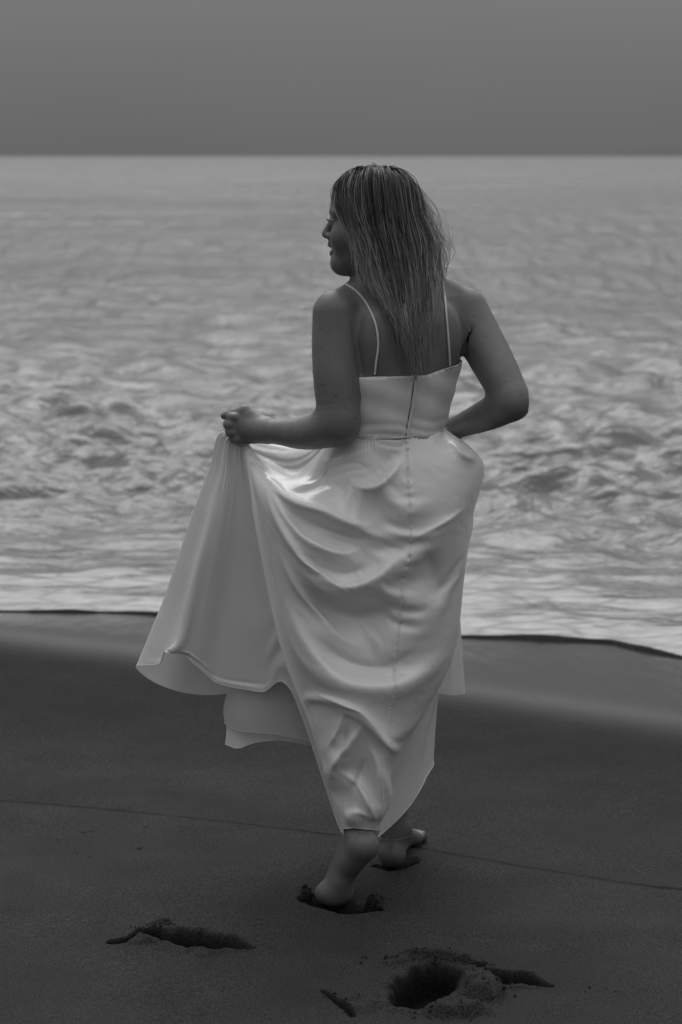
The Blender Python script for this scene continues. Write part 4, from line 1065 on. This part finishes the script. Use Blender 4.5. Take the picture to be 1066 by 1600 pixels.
# guides across the camera side, from the face round to the far side: crown -> tip
hg = [
    HG((545, 265, 5.47), (526, 282, 5.455), (524, 304, 5.442), (539, 338, 5.418), (553, 372, 5.402), (561, 405, 5.40), (566, 440, 5.405), (575, 462, 5.40), (590, 482, 5.385)),
    HG((556, 262, 5.475), (541, 280, 5.435), (541, 312, 5.405), (551, 345, 5.39), (563, 380, 5.38), (571, 415, 5.385), (579, 450, 5.385), (593, 482, 5.37), (612, 510, 5.36)),
    HG((568, 260, 5.478), (552, 280, 5.42), (550, 314, 5.39), (558, 350, 5.375), (572, 388, 5.368), (584, 425, 5.372), (600, 462, 5.368), (616, 500, 5.358), (632, 535, 5.352)),
    HG((580, 259, 5.48), (570, 278, 5.41), (570, 314, 5.38), (577, 352, 5.366), (590, 392, 5.36), (602, 432, 5.362), (617, 472, 5.36), (630, 515, 5.352), (641, 556, 5.350)),
    HG((592, 258, 5.482), (589, 277, 5.405), (592, 312, 5.375), (598, 352, 5.362), (608, 394, 5.356), (619, 438, 5.358), (628, 482, 5.358), (637, 528, 5.352), (644, 574, 5.352)),
    HG((602, 259, 5.485), (608, 278, 5.41), (614, 312, 5.378), (620, 352, 5.364), (628, 394, 5.358), (636, 438, 5.360), (642, 482, 5.360), (648, 530, 5.355), (652, 580, 5.355)),
    HG((612, 261, 5.488), (624, 280, 5.425), (632, 314, 5.392), (638, 352, 5.375), (648, 394, 5.368), (652, 438, 5.368), (656, 482, 5.368), (659, 530, 5.365), (661, 574, 5.365)),
    HG((622, 264, 5.49), (637, 288, 5.45), (646, 320, 5.415), (653, 356, 5.395), (663, 396, 5.388), (669, 438, 5.388), (670, 480, 5.388), (668, 520, 5.390), (662, 552, 5.390)),
    HG((626, 268, 5.495), (643, 296, 5.485), (656, 330, 5.455), (665, 362, 5.430), (679, 400, 5.422), (683, 438, 5.42), (684, 468, 5.42), (680, 498, 5.425), (672, 522, 5.43)),
    HG((622, 266, 5.505), (641, 296, 5.525), (655, 332, 5.515), (665, 366, 5.490), (677, 400, 5.475), (684, 436, 5.47), (684, 466, 5.48), (684, 490, 5.49), (680, 510, 5.50)),
    HG((600, 262, 5.505), (625, 288, 5.555), (645, 330, 5.565), (655, 366, 5.55), (664, 400, 5.54), (668, 440, 5.545), (668, 470, 5.55), (668, 500, 5.56), (665, 520, 5.57)),
    HG((575, 262, 5.505), (580, 285, 5.565), (600, 330, 5.585), (615, 370, 5.58), (625, 405, 5.57), (632, 440, 5.57), (636, 470, 5.57), (640, 490, 5.575), (640, 505, 5.58)),
    HG((552, 266, 5.50), (545, 288, 5.555), (556, 325, 5.575), (572, 365, 5.575), (585, 400, 5.57), (592, 440, 5.57), (596, 465, 5.575), (598, 480, 5.58), (598, 492, 5.585)),
    HG((540, 270, 5.495), (526, 292, 5.53), (528, 318, 5.54), (540, 345, 5.55), (556, 375, 5.555), (566, 405, 5.56), (572, 432, 5.56), (576, 450, 5.565), (580, 465, 5.57)),
]
hg = np.array(hg)                                             # (14, 9, 3)
hr = np.random.default_rng(21)
NSEG = 21
VS, FS, TN, RT = [], [], [], []
tv = np.linspace(0, 8, NSEG); tn = np.linspace(0, 1, NSEG)
def guide_at(u): return catmull(catmull(hg, np.array([u]))[0], tv)
axis_pts = np.stack([np.interp(tv, [0, 8], [590, 650]), np.interp(tv, [0, 8], [262, 560])], -1)
RIB = grid_faces(NSEG, 2)
CZ = np.array([at(0, y, 5.47)[2] for y in (580, 450, 345, 250)]); CX = np.array([at(x, 345, 5.47)[0] for x in (648, 625, 598, 592)]); CYy = np.array([5.46, 5.47, 5.48, 5.48])
def strand(path, r0, r1, tone):
    n = 2
    T = np.gradient(path, axis=0); T /= np.maximum(np.linalg.norm(T, axis=1, keepdims=True), 1e-9)
    out = path - np.stack([np.interp(path[:, 2], CZ, CX), np.interp(path[:, 2], CZ, CYy), path[:, 2]], -1)
    A = np.cross(T, out); A /= np.maximum(np.linalg.norm(A, axis=1, keepdims=True), 1e-9); C2 = np.cross(A, T)
    th = hr.normal(0, .55); A = A * math.cos(th) + C2 * math.sin(th)
    w = np.interp(tn, [0, .15, .75, 1], [r0 * .8, r0, r0 * .85, r1])[:, None]
    v = np.stack([path - A * w, path + A * w], 1).reshape(-1, 3); f = RIB
    VS.append(v); FS.append(f); TN.append(np.repeat(tone, n)); RT.append(np.repeat(tn, n))
NCL = 420
hcen = at(598, 340, 5.48)
for c_ in range(NCL):
    u = 13 * (hr.random() if c_ % 3 else hr.beta(1.0, 1.6))
    base = guide_at(u)
    inner = hr.random() ** 1.5                              # 0 = outermost layer
    ctr = np.array([at(a, b, 5.47) for a, b in axis_pts])
    ctr[:, 1] = np.interp(tv, [0, 3, 8], [5.49, 5.48, 5.40])
    depth = (.05 + .20 * inner) * (1 - .4 * tn)
    base = base + (ctr - base) * depth[:, None]
    mid = math.exp(-((u - 5.0) / 2.6) ** 2)
    cut_ = (.80 + .22 * mid - .10 * math.exp(-(u / 1.4) ** 2)) - .26 * hr.random() * (.5 + .8 * inner)            # uneven ends, longest in the middle
    wav_a = hr.normal(0, .0062, 3) * [1, .6, .5]; wav_p = hr.uniform(0, 6.28, 3); wav_f = hr.uniform(9, 17)
    w = np.stack([wav_a[i] * np.sin(wav_f * tn + wav_p[i]) for i in range(3)], -1) * sstep(.22, .6, tn)[:, None]
    side_l = math.exp(-((u - 1.0) / 1.5) ** 2); side_r = math.exp(-((u - 8.3) / 1.6) ** 2)
    # the wind swells the right side into a loose wave
    w[:, 0] += side_r * (.010 * np.exp(-((tn - .42) / .07) ** 2) - .008 * np.exp(-((tn - .30) / .06) ** 2) - .006 * np.exp(-((tn - .55) / .07) ** 2)) * (1.2 - inner)
    ctone = hr.normal(0, 1)
    spread = .0070 + .006 * hr.random()
    for s_ in range(52):
        o = hr.normal(0, 1, 3) * spread
        conv = np.interp(tn, [0, .06, .16, .5, 1], [.14, .45, .85, .70, .25 + .40 * hr.random()])
        fly = hr.normal(0, .0028, 3) * hr.random() * 2.4
        P = base + w + o * conv[:, None] + fly * np.sin(tn * hr.uniform(4, 18) + hr.uniform(0, 6))[:, None] * tn[:, None]
        # keep the crown smooth
        rv = P - hcen; lim = np.interp(tn, [0, .2, .3], [.128, .135, 9])[:, None]; rl = np.linalg.norm(rv, axis=1, keepdims=True)
        P = hcen + rv * np.minimum(1, lim / rl) * np.interp(tn, [0, .05], [.95, 1])[:, None]
        ln = max(.3, cut_ * (1 - .22 * hr.random() ** 1.5)); idx = tn * ln * (NSEG - 1)
        P = catmull(P, idx)
        tt_ = tn * ln
        tip = .55 + .30 * side_l + .75 * side_r
        tone = .038 + .026 * ctone + hr.normal(0, .014) + tip * (.33 + .14 * ctone + .08 * hr.random()) * sstep(.30, .80, tt_) + side_l * .13 * sstep(.18, .5, tt_) + side_r * .10 * sstep(.30, .42, tt_)
        if hr.random() < .18: tone = tone * 2.2 + .13 * sstep(.05, .3, tt_)
        strand(P, .00055 + .0003 * hr.random(), .00015, np.clip(tone, .012, .55))
# flyaways, mostly on the right where the wind lifts them
for k_ in range(260):
    right = hr.random() < .6
    u = hr.normal(8.6, .6) if right else hr.uniform(0, 13)
    P = guide_at(np.clip(u, 0, 13))
    lift = (hr.uniform(.004, .050) if right else hr.uniform(.001, .007))
    out = np.array([1.0, hr.normal(0, .5), .15])
    if not right:
        out = P[6] - hcen; out /= np.linalg.norm(out)
    c0 = hr.uniform(.25, .5); bump = np.exp(-((tn - c0) / hr.uniform(.08, .2)) ** 2) * sstep(0, .15, tn)
    P = P + out * (lift * bump)[:, None] + hr.normal(0, .004, 3) * tn[:, None] + hr.normal(0, .004, 3) * sstep(0, .2, tn)[:, None]
    P = P + np.stack([.003 * np.sin(tn * 17 + hr.uniform(0, 6)), .002 * np.cos(tn * 14 + hr.uniform(0, 6)), 0 * tn], -1) * tn[:, None]
    P = catmull(P, np.linspace(0, (NSEG - 1) * hr.uniform(.45, .9), NSEG))
    strand(P, .00042, .0002, np.full(NSEG, hr.uniform(.08, .26)))
# thin wisps past the ends
for k_ in range(260):
    u = hr.normal(5.2, 1.5); P = guide_at(np.clip(u, .5, 10))
    P = P + hr.normal(0, .008, 3) * sstep(.1, .5, tn)[:, None] + hr.normal(0, .010, 3) * sstep(.6, 1, tn)[:, None] + np.array([0, -.004, -.018]) * (sstep(.6, 1, tn) * hr.random())[:, None]
    P = catmull(P, np.linspace(6, NSEG - 1, NSEG))
    strand(P, .00048, .00015, np.full(NSEG, hr.uniform(.10, .26)))
HV = np.concatenate(VS); cnt = np.cumsum([0] + [len(v) for v in VS[:-1]])
HFc = np.concatenate([f + o for f, o in zip(FS, cnt)])
t = NT('hair')
hb_ = t.attr('tone')
hs = t.bsdf(Base_Color=hb_, Roughness=.48, Specular_IOR_Level=.32)
M_HAIR = t.done(hs.outputs[0])
hair = mesh_obj('hair', HV, HFc, M_HAIR, person)
attr(hair, 'tone', np.concatenate(TN))
hair['label'] = 'long wavy hair, dark at the crown and fair towards the ends'
